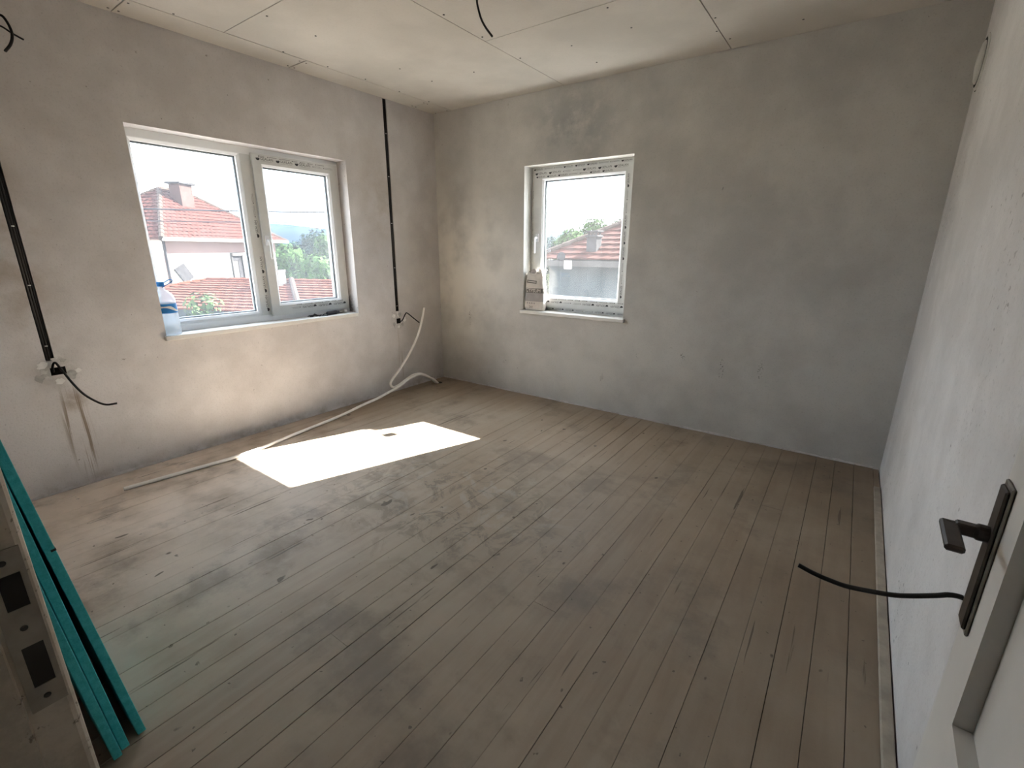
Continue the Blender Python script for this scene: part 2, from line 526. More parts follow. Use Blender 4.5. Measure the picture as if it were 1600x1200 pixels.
# ------------------------------------------------------------------ room shell
W, H, YD = 3.909, 2.62, -3.615          # right wall, ceiling, face of the door wall
T1 = 0.36                              # outer wall thickness
def wall(name, mats, mp_, u0, u1, v0, v1, th, holes):
    """mp_(u, v, d): d = depth into the wall; holes = (u0,u1,v0,v1,depth or None for right through, material index)"""
    us = sorted({u0, u1, *[h[0] for h in holes], *[h[1] for h in holes]})
    vs_ = sorted({v0, v1, *[h[2] for h in holes], *[h[3] for h in holes]})
    b = MB()
    def q(*p):
        b.add([mp_(*t) for t in p], [tuple(range(len(p)))])
    for i in range(len(us) - 1):
        for j in range(len(vs_) - 1):
            a, c_, e, f = us[i], us[i + 1], vs_[j], vs_[j + 1]
            um, vm = (a + c_) / 2, (e + f) / 2
            h = next((h for h in holes if h[0] < um < h[1] and h[2] < vm < h[3]), None)
            b.cur = 0
            if h is None:
                q((a, e, 0), (c_, e, 0), (c_, f, 0), (a, f, 0))
            elif h[4] is not None:
                b.cur = h[5]
                q((a, e, h[4]), (c_, e, h[4]), (c_, f, h[4]), (a, f, h[4]))
            b.cur = 0
            if h is None or h[4] is not None:
                q((a, f, th), (c_, f, th), (c_, e, th), (a, e, th))
    for h in holes:
        d = h[4] if h[4] is not None else th
        b.cur = h[5]
        a, c_, e, f = h[:4]
        q((a, e, 0), (a, e, d), (c_, e, d), (c_, e, 0))
        q((a, f, 0), (c_, f, 0), (c_, f, d), (a, f, d))
        q((a, e, 0), (a, f, 0), (a, f, d), (a, e, d))
        q((c_, e, 0), (c_, e, d), (c_, f, d), (c_, f, 0))
    b.cur = 0
    q((u0, v0, 0), (u0, v0, th), (u0, v1, th), (u0, v1, 0))
    q((u1, v0, 0), (u1, v1, 0), (u1, v1, th), (u1, v0, th))
    q((u0, v1, 0), (u0, v1, th), (u1, v1, th), (u1, v1, 0))
    q((u0, v0, 0), (u1, v0, 0), (u1, v0, th), (u0, v0, th))
    return tag(b.build(name, mats), kind='structure')

W1 = (-2.535, -1.05, 0.80, 2.07)       # left window: y0, y1, z0, z1
W2 = (1.07, 2.07, 0.80, 2.07)          # back window: x0, x1, z0, z1
wall_l = wall('wall_left', [M['wall_left'], M['wall_left'], M['hole']], lambda u, v, d: (-d, u, v),
     -6.2, T1, -0.1, H + 0.1, T1, [
     (*W1, None, 1),
     (-3.122, -3.084, 0.765, H + 0.05, 0.018, 0), (-3.115, -3.05, 0.683, 0.726, 0.05, 2),
     (-0.622, -0.582, 0.79, H + 0.05, 0.016, 0), (-0.622, -0.572, 0.668, 0.718, 0.05, 2)])
wall_b = wall('wall_back', [M['wall_back'], M['reveal']], lambda u, v, d: (u, d, v),
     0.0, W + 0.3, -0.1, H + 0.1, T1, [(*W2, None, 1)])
wall('wall_right', [M['wall_right']], lambda u, v, d: (W + d + 0.0085 * u, u, v), -6.2, 0.0, -0.1, H + 0.1, 0.25, [])
DX0, DX1 = 2.885, 3.757                # clear door opening
wall('wall_front', [M['wall_front']], lambda u, v, d: (u, YD - d, v), 0.0, W, -0.1, H + 0.1, 0.2,
     [(DX0 - 0.055, DX1 + 0.055, -0.1, 2.07, None, 0)])
b = MB()                                # unseen hallway walls behind the camera, added to keep skylight out
b.box(0.0, W, -6.2, -6.0, -0.1, H + 0.1)
b.box(1.6, 1.8, -6.0, YD - 0.2, -0.1, H + 0.1)
tag(b.build('wall_unseen_hallway', M['wall_front']), kind='structure')

# ceiling: slab with plasterboard sheets under it
ceil = tag(empty('ceiling', (0, 0, H)), kind='structure')
b = MB()
b.box(-T1, W + 0.25, -6.2, T1, H + 0.014, H + 0.25)
b.build('ceiling_slab', M['joint'], ceil)
sheets = []
for (a, c_) in ((-3.63, -3.47), (-3.467, -2.493), (-2.487, -1.479), (-1.470, -0.303), (-0.299, -0.006)):
    sheets.append((0.007, 0.2390, a, c_))
for (a, c_) in ((-3.63, -2.0125), (-2.0078, -0.006)):
    sheets.append((0.2455, 1.4480, a, c_))
for (a, c_) in ((-3.63, -3.402), (-3.399, -1.008), (-1.0040, -0.006)):
    sheets.append((1.4525, 2.6755, a, c_))
for (a, c_) in ((-3.63, -2.203), (-2.2, -0.006)):
    sheets.append((2.6810, W - 0.012, a, c_))
sheets.append((1.8, W - 0.002, -6.0, -3.834))
random.seed(4)
for sh in sheets:
    dz = random.uniform(0, 0.0012)
    b = MB()
    b.cbox(*sh, H + dz, H + 0.0125 + dz, 0.001)
    b.build('plasterboard_panel', M['ceiling'], ceil)
b = MB()
def screw(x, y):
    b.lathe([(0.006, H - 0.0012), (0.006, H + 0.004)], Matrix.Translation((x, y, 0)), 8)
for sh in sheets[5:-1]:
    x0, x1, y0, y1 = sh
    for x in np.arange(x0 + 0.02, x1, 0.395):
        k = 0
        for y in np.arange(y0 + 0.025, y1, 0.33):
            if random.random() < 0.62:
                screw(x + random.uniform(-.008, .008), y + random.uniform(-.02, .02))
for sh in sheets[:5]:
    for y in (sh[2] + 0.02, sh[3] - 0.02):
        screw(0.05, y); screw(0.2, y)
b.build('screw_heads', M['screw'], ceil, kind='stuff')

# floor: one object per plank over a dark base
floor = tag(empty('floor', (0, 0, 0)), kind='structure')
b = MB()
b.box(-T1, W + 0.25, -6.2, T1, -0.12, -0.026)
b.build('under_floor', M['subfloor'], floor)
random.seed(11)
pitch = 0.1045
x = 3.8745 - pitch * 37
i = 0
while x < W - 0.01:
    x0, x1 = max(x, 0.004), min(x + pitch, W - 0.006)
    if x1 - x0 > 0.015:
        g0, g1 = random.choice((0.0002, 0.0004, 0.0007, 0.0017)), random.choice((0.0002, 0.0004, 0.0007, 0.0018))
        top = random.uniform(-0.0016, 0.0)
        cut = [-6.0, 0.0 - random.uniform(0.004, 0.012)]
        if random.random() < 0.25:
            cut.insert(1, random.uniform(-3.0, -0.6))
        for k in range(len(cut) - 1):
            b = MB()
            b.cbox(x0 + g0, x1 - g1, cut[k] + 0.0003, cut[k + 1] - 0.0003, -0.026, top, 0.0009)
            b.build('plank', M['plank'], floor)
    x += pitch
    i += 1

b = MB()
b.cbox(-0.0365, -0.004, -3.52, -0.335, 0.0, 0.016, 0.003, Matrix.Translation((W, 0, 0)) @ Matrix.Rotation(-0.0085, 4, 'Z'))
tag(b.build('baseboard_right', M['batten']), kind='structure')
# rough plaster lip along the foot of the left and back walls
random.seed(21)
b = MB()
def lip(p0, p1, nrm, n):
    p0, p1, nrm = Vector(p0), Vector(p1), Vector(nrm)
    vs, fs = [], []
    for k in range(n + 1):
        p = p0.lerp(p1, k / n)
        hh, dd = random.uniform(0.004, 0.016), random.uniform(0.002, 0.010)
        vs += [p + Vector((0, 0, hh)), p + nrm * dd]
    for k in range(n):
        fs.append((2 * k, 2 * k + 1, 2 * k + 3, 2 * k + 2))
    b.add(vs, fs)
lip((0.0005, -3.6, 0.0002), (0.0005, -0.01, 0.0002), (1, 0, 0), 110)
lip((0.01, -0.0005, 0.0002), (3.9, -0.0005, 0.0002), (0, -1, 0), 110)
tag(b.build('trim_1', M['wall_left']), kind='structure')

# ------------------------------------------------------------------ windows
def ring(b, mp_, o, i_, d0, d1):
    """rectangular frame: outer rect o, inner rect i_ (u0,u1,v0,v1) between depths d0 (room side) and d1"""
    O = [(o[0], o[2]), (o[1], o[2]), (o[1], o[3]), (o[0], o[3])]
    I = [(i_[0], i_[2]), (i_[1], i_[2]), (i_[1], i_[3]), (i_[0], i_[3])]
    vs = [mp_(*p, d) for d in (d0, d1) for p in O] + [mp_(*p, d) for d in (d0, d1) for p in I]
    fs = []
    for k in range(4):
        n_ = (k + 1) % 4
        fs += [(k, n_, 8 + n_, 8 + k), (4 + n_, 4 + k, 12 + k, 12 + n_), (n_, k, 4 + k, 4 + n_), (8 + k, 8 + n_, 12 + n_, 12 + k)]
    b.add(vs, fs)

def inset(r, d):
    return (r[0] + d, r[1] - d, r[2] + d, r[3] - d)

def film_row(ink, pale, mp_, u, v, length, d, along='u', h=0.017, seed=0, rev=False):
    """a run of printed logos and small lines on the protective film"""
    rnd_ = random.Random(seed)
    o = Vector(mp_(0, 0, d))
    eu, ev = Vector(mp_(1, 0, d)) - o, Vector(mp_(0, 1, d)) - o
    ux, uy = (eu, ev) if along == 'u' else (ev, -eu)
    if rev:
        ux, uy = -ux, -uy
    p = Vector(mp_(u, v, d))
    t, k = 0.0, rnd_.randint(0, 2)
    while t < length - 0.10:
        q = p + ux * t
        if k % 5 < 3:
            rr = h * 0.62
            c_ = q + ux * rr + uy * (h * 0.5)
            put_disc(ink, c_, rr, ux, uy, 170, 380)
            put_disc(pale, c_ + uy * 0.001, rr, ux, uy, 20, 60, 4)
            w_ = put_text(ink, 'GEALAN', h * 0.78, q + ux * (rr * 2.3) + uy * (h * 0.12), ux, uy)
            s0 = q + ux * (rr * 2.3) - uy * (h * 0.22)
            pale.add([s0, s0 + ux * w_, s0 + ux * w_ + uy * 0.0014, s0 + uy * 0.0014], [(0, 1, 2, 3)])
            t += rr * 2.3 + w_ + 0.022
        else:
            put_disc(ink, q + ux * 0.004 + uy * (h * 0.4), 0.0038, ux, uy)
            for yy in (0.25, 0.6):
                L = 0.055 + rnd_.random() * 0.02
                s0 = q + ux * 0.011 + uy * (h * yy)
                pale.add([s0, s0 + ux * L, s0 + ux * L + uy * 0.0018, s0 + uy * 0.0018], [(0, 1, 2, 3)])
            t += 0.095
        k += 1

def pane(parent, mp_, r, d, mat='glass'):
    b = MB()
    vs = [mp_(u, v, dd) for dd in (d, d + 0.024) for (u, v) in ((r[0], r[2]), (r[1], r[2]), (r[1], r[3]), (r[0], r[3]))]
    b.add(vs[:4], [(0, 1, 2, 3)])
    return b.build('pane', M[mat], parent)

def bead(parent, mp_, gl_, d, w=0.016):
    b = MB()                            # sloped glazing bead and black seal line
    o = (gl_[0] - w, gl_[1] + w, gl_[2] - w, gl_[3] + w)
    O = [(o[0], o[2]), (o[1], o[2]), (o[1], o[3]), (o[0], o[3])]
    I = [(gl_[0], gl_[2]), (gl_[1], gl_[2]), (gl_[1], gl_[3]), (gl_[0], gl_[3])]
    vs = [mp_(*p, d) for p in O] + [mp_(*p, d + 0.014) for p in I] + [mp_(*p, d + 0.04) for p in I]
    fs = [(k, (k + 1) % 4, 4 + (k + 1) % 4, 4 + k) for k in range(4)] + [(4 + k, 4 + (k + 1) % 4, 8 + (k + 1) % 4, 8 + k) for k in range(4)]
    b.add(vs, fs)
    b.build('glazing_bead', M['pvc'], parent)
    b = MB()
    ring(b, mp_, (gl_[0] - 0.001, gl_[1] + 0.001, gl_[2] - 0.001, gl_[3] + 0.001), inset(gl_, 0.0035), d + 0.034, d + 0.039)
    b.build('seal', M['rubber'], parent)
    b = MB()
    ring(b, mp_, (gl_[0] - 0.001, gl_[1] + 0.001, gl_[2] - 0.001, gl_[3] + 0.001), inset(gl_, 0.009), d + 0.046, d + 0.058)
    b.build('spacer_bar', M['spacer'], parent)

def handle(parent, mp_, u, v, d):
    b = MB()
    P = lambda uu, vv, dd: Vector(mp_(u + uu, v + vv, d + dd))
    def pb(u0, u1, v0, v1, d0, d1):
        vs = [P(a, c_, e) for e in (d0, d1) for c_ in (v0, v1) for a in (u0, u1)]
        b.add(vs, [(0, 2, 3, 1), (4, 5, 7, 6), (0, 1, 5, 4), (2, 6, 7, 3), (0, 4, 6, 2), (1, 3, 7, 5)])
    pb(-0.015, 0.015, -0.035, 0.035, -0.010, 0.0)
    hd = b.build('window_handle', M['pvc'], parent)
    b = MB()
    pts = spline([P(0, 0, -0.008), P(0, 0, -0.034), P(0, -0.010, -0.046), P(0, -0.05, -0.049), P(0, -0.135, -0.047)], 5)
    b.tube(pts, [0.010] * 6 + [0.009] * (len(pts) - 7) + [0.007], 10)
    b.build('grip', M['pvc'], hd, smooth=True)
    return hd

m1 = lambda u, v, d: (-0.125 - d, u, v)           # left window, depth 0 at the room face of its frame
m2 = lambda u, v, d: (u, 0.125 + d, v)            # back window
# left window
w1 = tag(empty('window_1', (-0.125, -1.79, 0.825)), kind='structure')
b = MB()
o1 = (W1[0], W1[1], 0.825, W1[3])
ring(b, m1, o1, (-2.492, -1.095, 0.872, 2.022), 0.0, 0.07)
b.build('frame', M['pvc'], w1)
b = MB()
for (u0, u1) in ((-1.842, -1.752),):
    vs = [m1(u, v, d) for d in (0.0, 0.07) for v in (0.872, 2.022) for u in (u0, u1)]
    b.add(vs, [(0, 2, 3, 1), (4, 5, 7, 6), (0, 1, 5, 4), (2, 6, 7, 3), (0, 4, 6, 2), (1, 3, 7, 5)])
mull = b.build('mullion', M['film'], w1)
G1 = (-2.475, -1.862, 0.905, 2.004)
b = MB()
ring(b, m1, (-2.493, -1.841, 0.871, 2.023), (G1[0] - .016, G1[1] + .016, G1[2] - .016, G1[3] + .016), 0.004, 0.06)
fx = b.build('fixed_light', M['pvc'], w1)
bead(fx, m1, G1, 0.004)
pane(fx, m1, G1, 0.045)
S1 = (-1.768, -1.072, 0.862, 2.034)
GS = (-1.688, -1.158, 0.952, 1.952)
b = MB()
ring(b, m1, S1, (GS[0] - .016, GS[1] + .016, GS[2] - .016, GS[3] + .016), -0.022, 0.055)
sash1 = b.build('sash', M['film'], w1)
bead(sash1, m1, GS, -0.022)
pane(sash1, m1, GS, 0.03)
handle(sash1, m1, -1.738, 1.43, -0.022)
ink, pale = MB(), MB()
film_row(ink, pale, m1, -1.74, 1.992, 0.66, -0.0226, 'u', 0.023, 3)
film_row(ink, pale, m1, -1.72, 2.016, 0.62, -0.0226, 'u', 0.008, 5)
film_row(ink, pale, m1, -1.10, 0.918, 0.60, -0.0226, 'u', 0.022, 3, rev=True)
film_row(ink, pale, m1, -1.13, 0.936, 0.55, -0.0226, 'u', 0.008, 8, rev=True)
ink.build('film_print', M['ink'], sash1, kind='stuff')
pale.build('film_print_fine', M['ink_pale'], sash1, kind='stuff')
ink, pale = MB(), MB()
film_row(ink, pale, m1, -1.782, 1.45, 0.42, -0.0006, 'v', 0.022, 6)
film_row(ink, pale, m1, -1.782, 0.90, 0.50, -0.0006, 'v', 0.022, 2)
ink.build('film_print', M['ink'], mull, kind='stuff')
pale.build('film_print_fine', M['ink_pale'], mull, kind='stuff')
b = MB()
b.cbox(-0.135, 0.030, -2.547, -1.074, 0.795, 0.8245, 0.003)
b.build('sill_board', M['stone'], w1)
b = MB()
b.box(-0.40, -0.19, W1[0] - 0.02, W1[1] + 0.02, 0.80, 0.815)
b.build('outer_sill', M['pvc'], w1)

# back window
w2 = tag(empty('window_2', (1.57, 0.125, 0.825)), kind='structure')
b = MB()
o2 = (W2[0], W2[1], 0.825, W2[3])
ring(b, m2, o2, (1.118, 2.022, 0.873, 2.022), 0.0, 0.07)
fr2 = b.build('frame', M['film'], w2)
S2 = (1.102, 2.036, 0.862, 2.034)
G2 = (1.205, 1.952, 0.955, 1.955)
b = MB()
ring(b, m2, S2, (G2[0] - .016, G2[1] + .016, G2[2] - .016, G2[3] + .016), -0.022, 0.055)
sash2 = b.build('sash', M['film'], w2)
bead(sash2, m2, G2, -0.022)
pane(sash2, m2, G2, 0.03, 'glass_sunny')
handle(sash2, m2, 1.152, 1.475, -0.022)
ink, pale = MB(), MB()
film_row(ink, pale, m2, 1.12, 2.005, 0.88, -0.0226, 'u', 0.021, 13)
film_row(ink, pale, m2, 1.13, 1.980, 0.80, -0.0226, 'u', 0.016, 4)
film_row(ink, pale, m2, 2.02, 0.915, 0.85, -0.0226, 'u', 0.020, 15, rev=True)
film_row(ink, pale, m2, 2.02, 0.938, 0.80, -0.0226, 'u', 0.009, 16, rev=True)
film_row(ink, pale, m2, 1.990, 1.93, 1.0, -0.0226, 'v', 0.020, 11, rev=False) if False else None
film_row(ink, pale, m2, 2.000, 0.98, 1.0, -0.0226, 'v', 0.018, 17)
ink.build('film_print', M['ink'], sash2, kind='stuff')
pale.build('film_print_fine', M['ink_pale'], sash2, kind='stuff')
ink, pale = MB(), MB()
film_row(ink, pale, m2, 1.09, 2.046, 0.95, -0.0006, 'u', 0.016, 20)
film_row(ink, pale, m2, 2.05, 0.848, 0.85, -0.0006, 'u', 0.015, 21, rev=True)
film_row(ink, pale, m2, 1.094, 0.9, 1.1, -0.0006, 'v', 0.012, 22)
film_row(ink, pale, m2, 2.062, 0.9, 1.1, -0.0006, 'v', 0.014, 23)
ink.build('film_print', M['ink'], fr2, kind='stuff')
pale.build('film_print_fine', M['ink_pale'], fr2, kind='stuff')
b = MB()
b.cbox(1.412, 1.49, 0.1480, 0.1484, 1.205, 1.28, 0.0001)
n = N('white_sticker_paper')
n.b.inputs['Transmission Weight'].default_value = 0.0
trl = n.t.nodes.new('ShaderNodeBsdfTranslucent')
trl.inputs[0].default_value = (0.45, 0.45, 0.45, 1)
mxs = n.t.nodes.new('ShaderNodeMixShader')
mxs.inputs[0].default_value = 0.5
n.t.links.new(n.b.outputs[0], mxs.inputs[1])
n.t.links.new(trl.outputs[0], mxs.inputs[2])
n.t.links.new(mxs.outputs[0], n.out.inputs['Surface'])
M['sticker'] = n.fin((0.8, 0.8, 0.8), 0.7)
b.build('sticker', M['sticker'], sash2, label='white square sticker on the glass')
b = MB()
b.cbox(1.052, 2.085, -0.030, 0.135, 0.795, 0.8245, 0.003)
b.build('sill_board', M['stone'], w2)
b = MB()
b.box(W2[0] - 0.02, W2[1] + 0.02, 0.19, 0.40, 0.80, 0.815)
b.build('outer_sill', M['pvc'], w2)

# ------------------------------------------------------------------ door leaf and old door frame
AL = R(1.9)
door = tag(empty('door_1', (3.772, -2.855, 0.0), -AL), kind='structure')
DT = world_of(door)
L = 0.82
def dmap(u, v, d):
    return DT @ Vector((d, u, v))
b = MB()
rec = (-L + 0.10, -0.10, 0.788, 1.92)
us, vs_ = [-L, rec[0], rec[1], 0], [0.012, rec[2], rec[3], 2.03]
for i in range(3):
    for j in range(3):
        dd = 0.02 if i == 1 and j == 1 else 0.0
        for (d_, flip) in ((dd, 0), (0.04 - dd, 1)):
            q = [dmap(us[i], vs_[j], d_), dmap(us[i + 1], vs_[j], d_), dmap(us[i + 1], vs_[j + 1], d_), dmap(us[i], vs_[j + 1], d_)]
            if dd:
                continue
            b.add(q, [(0, 1, 2, 3) if flip else (3, 2, 1, 0)])
for r_, flip in (((-L, 0, 0.012, 2.03), 0), (rec, 1)):
    c4 = [(r_[0], r_[2]), (r_[1], r_[2]), (r_[1], r_[3]), (r_[0], r_[3])]
    for k in range(4):
        p, q_ = c4[k], c4[(k + 1) % 4]
        b.add([dmap(*p, 0), dmap(*q_, 0), dmap(*q_, 0.04), dmap(*p, 0.04)], [(0, 1, 2, 3)])
leaf = b.build('door_leaf', M['doorpaint'], door)
bv = leaf.modifiers.new('bevel', 'BEVEL')
bv.width = 0.002
bv.segments = 2
bv.limit_method = 'ANGLE'
b = MB()
b.add([dmap(rec[0], rec[2], 0.02), dmap(rec[1], rec[2], 0.02), dmap(rec[1], rec[3], 0.02), dmap(rec[0], rec[3], 0.02)], [(3, 2, 1, 0)])
b.build('door_panel', M['doorpaint'], leaf)
for zz in (0.25, 1.78):
    b = MB()
    b.lathe([(0.008, zz - 0.045), (0.008, zz + 0.045)], DT @ Matrix.Translation((-0.006, -L - 0.004, 0)), 10)
    b.build('hinge', M['frame_old'], door)
b = MB()
b.cbox(-0.004, 0.0, -0.049, -0.009, 0.887, 1.103, 0.0015, DT)
b.cur = 1
b.cbox(-0.008, -0.003, -0.045, -0.013, 0.893, 1.097, 0.002, DT)
plate = b.build('handle_plate', [M['worn'], M['bronze']], door)
b = MB()
b.lathe([(0.011, 0), (0.011, 0.010), (0.008, 0.014)], DT @ Matrix.Translation((-0.008, -0.029, 1.03)) @ Matrix.Rotation(R(-90), 4, 'Y'), 14)
b.cbox(-0.040, -0.012, -0.036, -0.022, 1.022, 1.038, 0.002, DT)
b.cbox(-0.052, -0.030, -0.034, -0.024, 1.024, 1.036, 0.003, DT)
b.cbox(-0.055, -0.036, -0.100, -0.023, 1.0265, 1.0355, 0.0025, DT)
b.build('lever', M['bronze'], door)

fr = tag(empty('trim_2', (DX0, -3.70, 0.0)), kind='structure')
def jamb(xs, sgn):
    """rebated old wooden jamb; sgn +1 faces the opening towards +x"""
    b = MB()
    f = lambda d: xs + sgn * d
    c7 = 0.007
    sec = [(-0.055, -3.612), (-0.014, -3.612), (-0.007, -3.6132), (-0.0025, -3.616), (0.0, -3.6205), (0.0, -3.653), (0.012, -3.655), (0.012, -3.87), (-0.055, -3.87)]
    poly = [(f(d), y, 0.0) for d, y in sec]
    b.prism(poly, (0, 0, 2.055))
    return b.build('jamb', M['frame_old'], fr)
jl = jamb(DX0, 1)
jamb(DX1, -1)
b = MB()
b.box(DX0 - 0.055, DX1 + 0.055, -3.87, -3.612, 2.04, 2.075)
b.build('head_jamb', M['frame_old'], fr)
# strike plate with its two punched holes, screws and a cut line in the paint
b = MB()
ys, zs = [-3.6495, -3.6415, -3.6235, -3.6185], [0.862, 0.893, 0.948, 0.997, 1.040, 1.070]
for i in range(3):
    for j in range(5):
        if i == 1 and j in (1, 3):
            continue
        b.box(DX0, DX0 + 0.0016, ys[i], ys[i + 1], zs[j], zs[j + 1])
sp = b.build('strike_plate', M['strike'], fr)
b = MB()
b.box(DX0 - 0.0002, DX0 + 0.0004, ys[1], ys[2], zs[1], zs[2])
b.box(DX0 - 0.0002, DX0 + 0.0004, ys[1], ys[2], zs[3], zs[4])
b.build('bolt_hole', M['hole'], sp)
for zz in (0.972, 0.877, 1.055):
    b = MB()
    b.lathe([(0.0035, 0), (0.003, 0.0012)], Matrix.Translation((DX0 + 0.0014, -3.634, zz)) @ Matrix.Rotation(R(90), 4, 'Y'), 10)
    b.build('screw', M['screw'], sp)

# ------------------------------------------------------------------ insulation boards behind the jamb
for (x1, yf, sl, lab) in ((2.083, -3.443, 0.1036, 'teal foam insulation board at the front of the leaning stack, nearest the windows, notched edge'),
                          (2.098, -3.487, 0.079, 'teal foam insulation board in the middle of the leaning stack of three'),
                          (2.115, -3.5085, 0.080, 'teal foam insulation board at the back of the leaning stack, closest to the door wall')):
    th, hh, ww = 0.020, 1.00, 0.60
    e = MB()
    a = math.atan(sl)
    T = Matrix.Translation((x1, yf, 0.0)) @ Matrix.Rotation(a, 4, 'X') @ Matrix.Translation((0, 0, th * math.sin(a)))
    e.cbox(-ww, 0, -th, 0, 0.0, hh, 0.0015, T)
    o = e.build('insulation_board', M['teal'], origin=(x1 - ww / 2, yf, 0))
    tag(o, lab, 'board', 'teal insulation boards by the door')
    if x1 == 2.083:
        e = MB()
        e.box(-0.02, 0.001, -0.009, 0.001, 0.662, 0.668, T)
        e.build('notch', M['hole'], o)

# ------------------------------------------------------------------ cables
def wall_cable(name, label, ys, ztop, zbot, depth, tail, r, clips):
    t = tag(empty(name, (0, ys, zbot)), label, 'cable')
    b = MB()
    for k in (-0.0105, 0.0, 0.0105):
        b.tube([(-depth + 0.007, ys + k, ztop), (-depth + 0.007, ys + k, zbot)], 0.0068, 8)
    b.build('wall_run', M['cable'], t, smooth=True)
    b = MB()
    b.tube(spline(tail, 6), r, 8)
    b.build('loose_end', M['cable'], t, smooth=True)
    for z_ in clips:
        b = MB()
        b.cbox(-depth + 0.011, -depth + 0.0175, ys - 0.006, ys + 0.006, z_ - 0.003, z_ + 0.003, 0.001)
        b.lathe([(0.003, 0), (0.002, 0.0035)], Matrix.Translation((-depth + 0.0175, ys, z_)) @ Matrix.Rotation(R(90), 4, 'Y'), 8)
        b.build('clip', M['clip'], t)
    return t
wall_cable('power_cable', 'thick black cable run down left wall groove left of the large window, bent end', -3.103, H, 0.77, 0.018,
    [(-0.02, -3.10, 0.70), (0.008, -3.102, 0.735), (0.018, -3.09, 0.757), (0.032, -3.076, 0.722), (0.06, -3.051, 0.642), (0.08, -3.019, 0.569),
     (0.09, -2.975, 0.513), (0.1, -2.936, 0.484), (0.11, -2.887, 0.481)], 0.0058, (0.85, 1.18, 1.48, 1.78, 2.1, 2.4))
wall_cable('power_cable', 'thin-looking black cable run down left wall between large window and room corner', -0.602, H, 0.79, 0.016,
    [(-0.02, -0.595, 0.69), (0.01, -0.585, 0.688), (0.02, -0.563, 0.70), (0.03, -0.534, 0.752), (0.03, -0.509, 0.764), (0.04, -0.446, 0.714), (0.05, -0.372, 0.654)],
    0.0055, (0.84, 1.2, 1.6, 2.0, 2.35))
M['filler'] = simple('white_gypsum_filler', (0.78, 0.76, 0.73), 0.9, 0.08, 30)
M['filler_grey'] = simple('grey_mortar_filler', (0.42, 0.405, 0.385), 0.95, 0.15, 40)
# plaster crumbs filled round the two sockets
random.seed(8)
for (cy, cz) in ((-3.083, 0.70), (-0.597, 0.695)):
    for k in range(11):
        th = 6.28 * k / 11 + random.uniform(-0.2, 0.2)
        rr = random.uniform(0.055, 0.080)
        y_, z_ = cy + rr * math.cos(th) * 1.05, cz + rr * math.sin(th)
        s_ = random.uniform(0.016, 0.030)
        poly = [(0.0, y_ + s_ * random.uniform(.45, 1.1) * math.cos(R(a_)), z_ + s_ * random.uniform(.45, 1.1) * math.sin(R(a_))) for a_ in range(0, 360, 30)]
        b = MB()
        b.prism(poly, (random.uniform(0.001, 0.004), 0, 0))
        b.build('plaster_patch', (M['filler'], M['wall_left'], M['filler_grey'], M['wall_left'])[k % 4], wall_l)

b = MB()
b.tube(spline([(1.85, -1.567, 2.63), (1.849, -1.567, 2.542), (1.858, -1.567, 2.501), (1.875, -1.567, 2.457), (1.902, -1.567, 2.416), (1.942, -1.567, 2.37)], 6), 0.0052, 8)
t = b.build('ceiling_cable', M['cable'], origin=(1.85, -1.567, 2.62), smooth=True)
tag(t, 'black cable end hanging curved from the plasterboard ceiling near its middle', 'cable')
b = MB()
b.tube(spline([(-0.01, -2.99, 2.42), (0.03, -2.97, 2.438), (0.05, -2.951, 2.439), (0.06, -2.94, 2.417), (0.08, -2.936, 2.38), (0.1, -2.942, 2.342), (0.11, -2.958, 2.304), (0.12, -2.984, 2.268)], 6), 0.0058, 8)
tag(b.build('cable_stub', M['cable'], origin=(0, -2.99, 2.42), smooth=True), 'short black cable curling downward from high on left wall near ceiling', 'cable')
b = MB()
b.tube(spline([(-0.01, -3.0, 2.41), (0.02, -2.99, 2.402), (0.045, -2.96, 2.393), (0.055, -2.93, 2.372), (0.07, -2.896, 2.352)], 6), 0.0042, 8)
tag(b.build('cable_stub', M['cable'], origin=(0, -3.0, 2.41), smooth=True), 'short straight black cable crossing behind the curled one high on left wall', 'cable')
b = MB()
b.tube(spline([(3.925, -2.35, 0.603), (3.905, -2.35, 0.618), (3.885, -2.35, 0.624), (3.865, -2.35, 0.620), (3.845, -2.35, 0.608), (3.801, -2.35, 0.585), (3.768, -2.35, 0.572), (3.718, -2.35, 0.561),
               (3.679, -2.35, 0.555), (3.638, -2.35, 0.557), (3.606, -2.35, 0.562), (3.575, -2.35, 0.570)], 5), 0.0060, 8)
tag(b.build('cable_stub', M['cable'], origin=(3.909, -2.35, 0.6), smooth=True), 'black cable end sticking straight out of the right wall behind the open door', 'cable')

# round vent cover on the right wall
v = tag(empty('vent_cover', (W, -0.128, 2.278)), 'round white vent cover high on right wall beside the back corner', 'vent')
T = Matrix.Translation((W, -0.128, 2.278)) @ Matrix.Rotation(R(-90), 4, 'Y')
b = MB()
b.lathe([(0.121, -0.004), (0.121, 0.004), (0.112, 0.009), (0.104, 0.009), (0.103, 0.002)], T, 40)
b.build('rim', M['vent'], v, smooth=False)
b = MB()
b.lathe([(0.094, 0.0), (0.094, 0.012), (0.085, 0.018), (0.045, 0.024), (0.004, 0.026)], T, 40)
b.build('lid', M['vent'], v, smooth=False)
b = MB()  # flat dark rings beside the lid and round the rim
b.lathe([(0.1075, 0.0092), (0.0955, 0.0092)], T, 40)
b.lathe([(0.127, 0.0012), (0.122, 0.0012)], T, 40)
b.build('dark_rings', M['hole'], v)

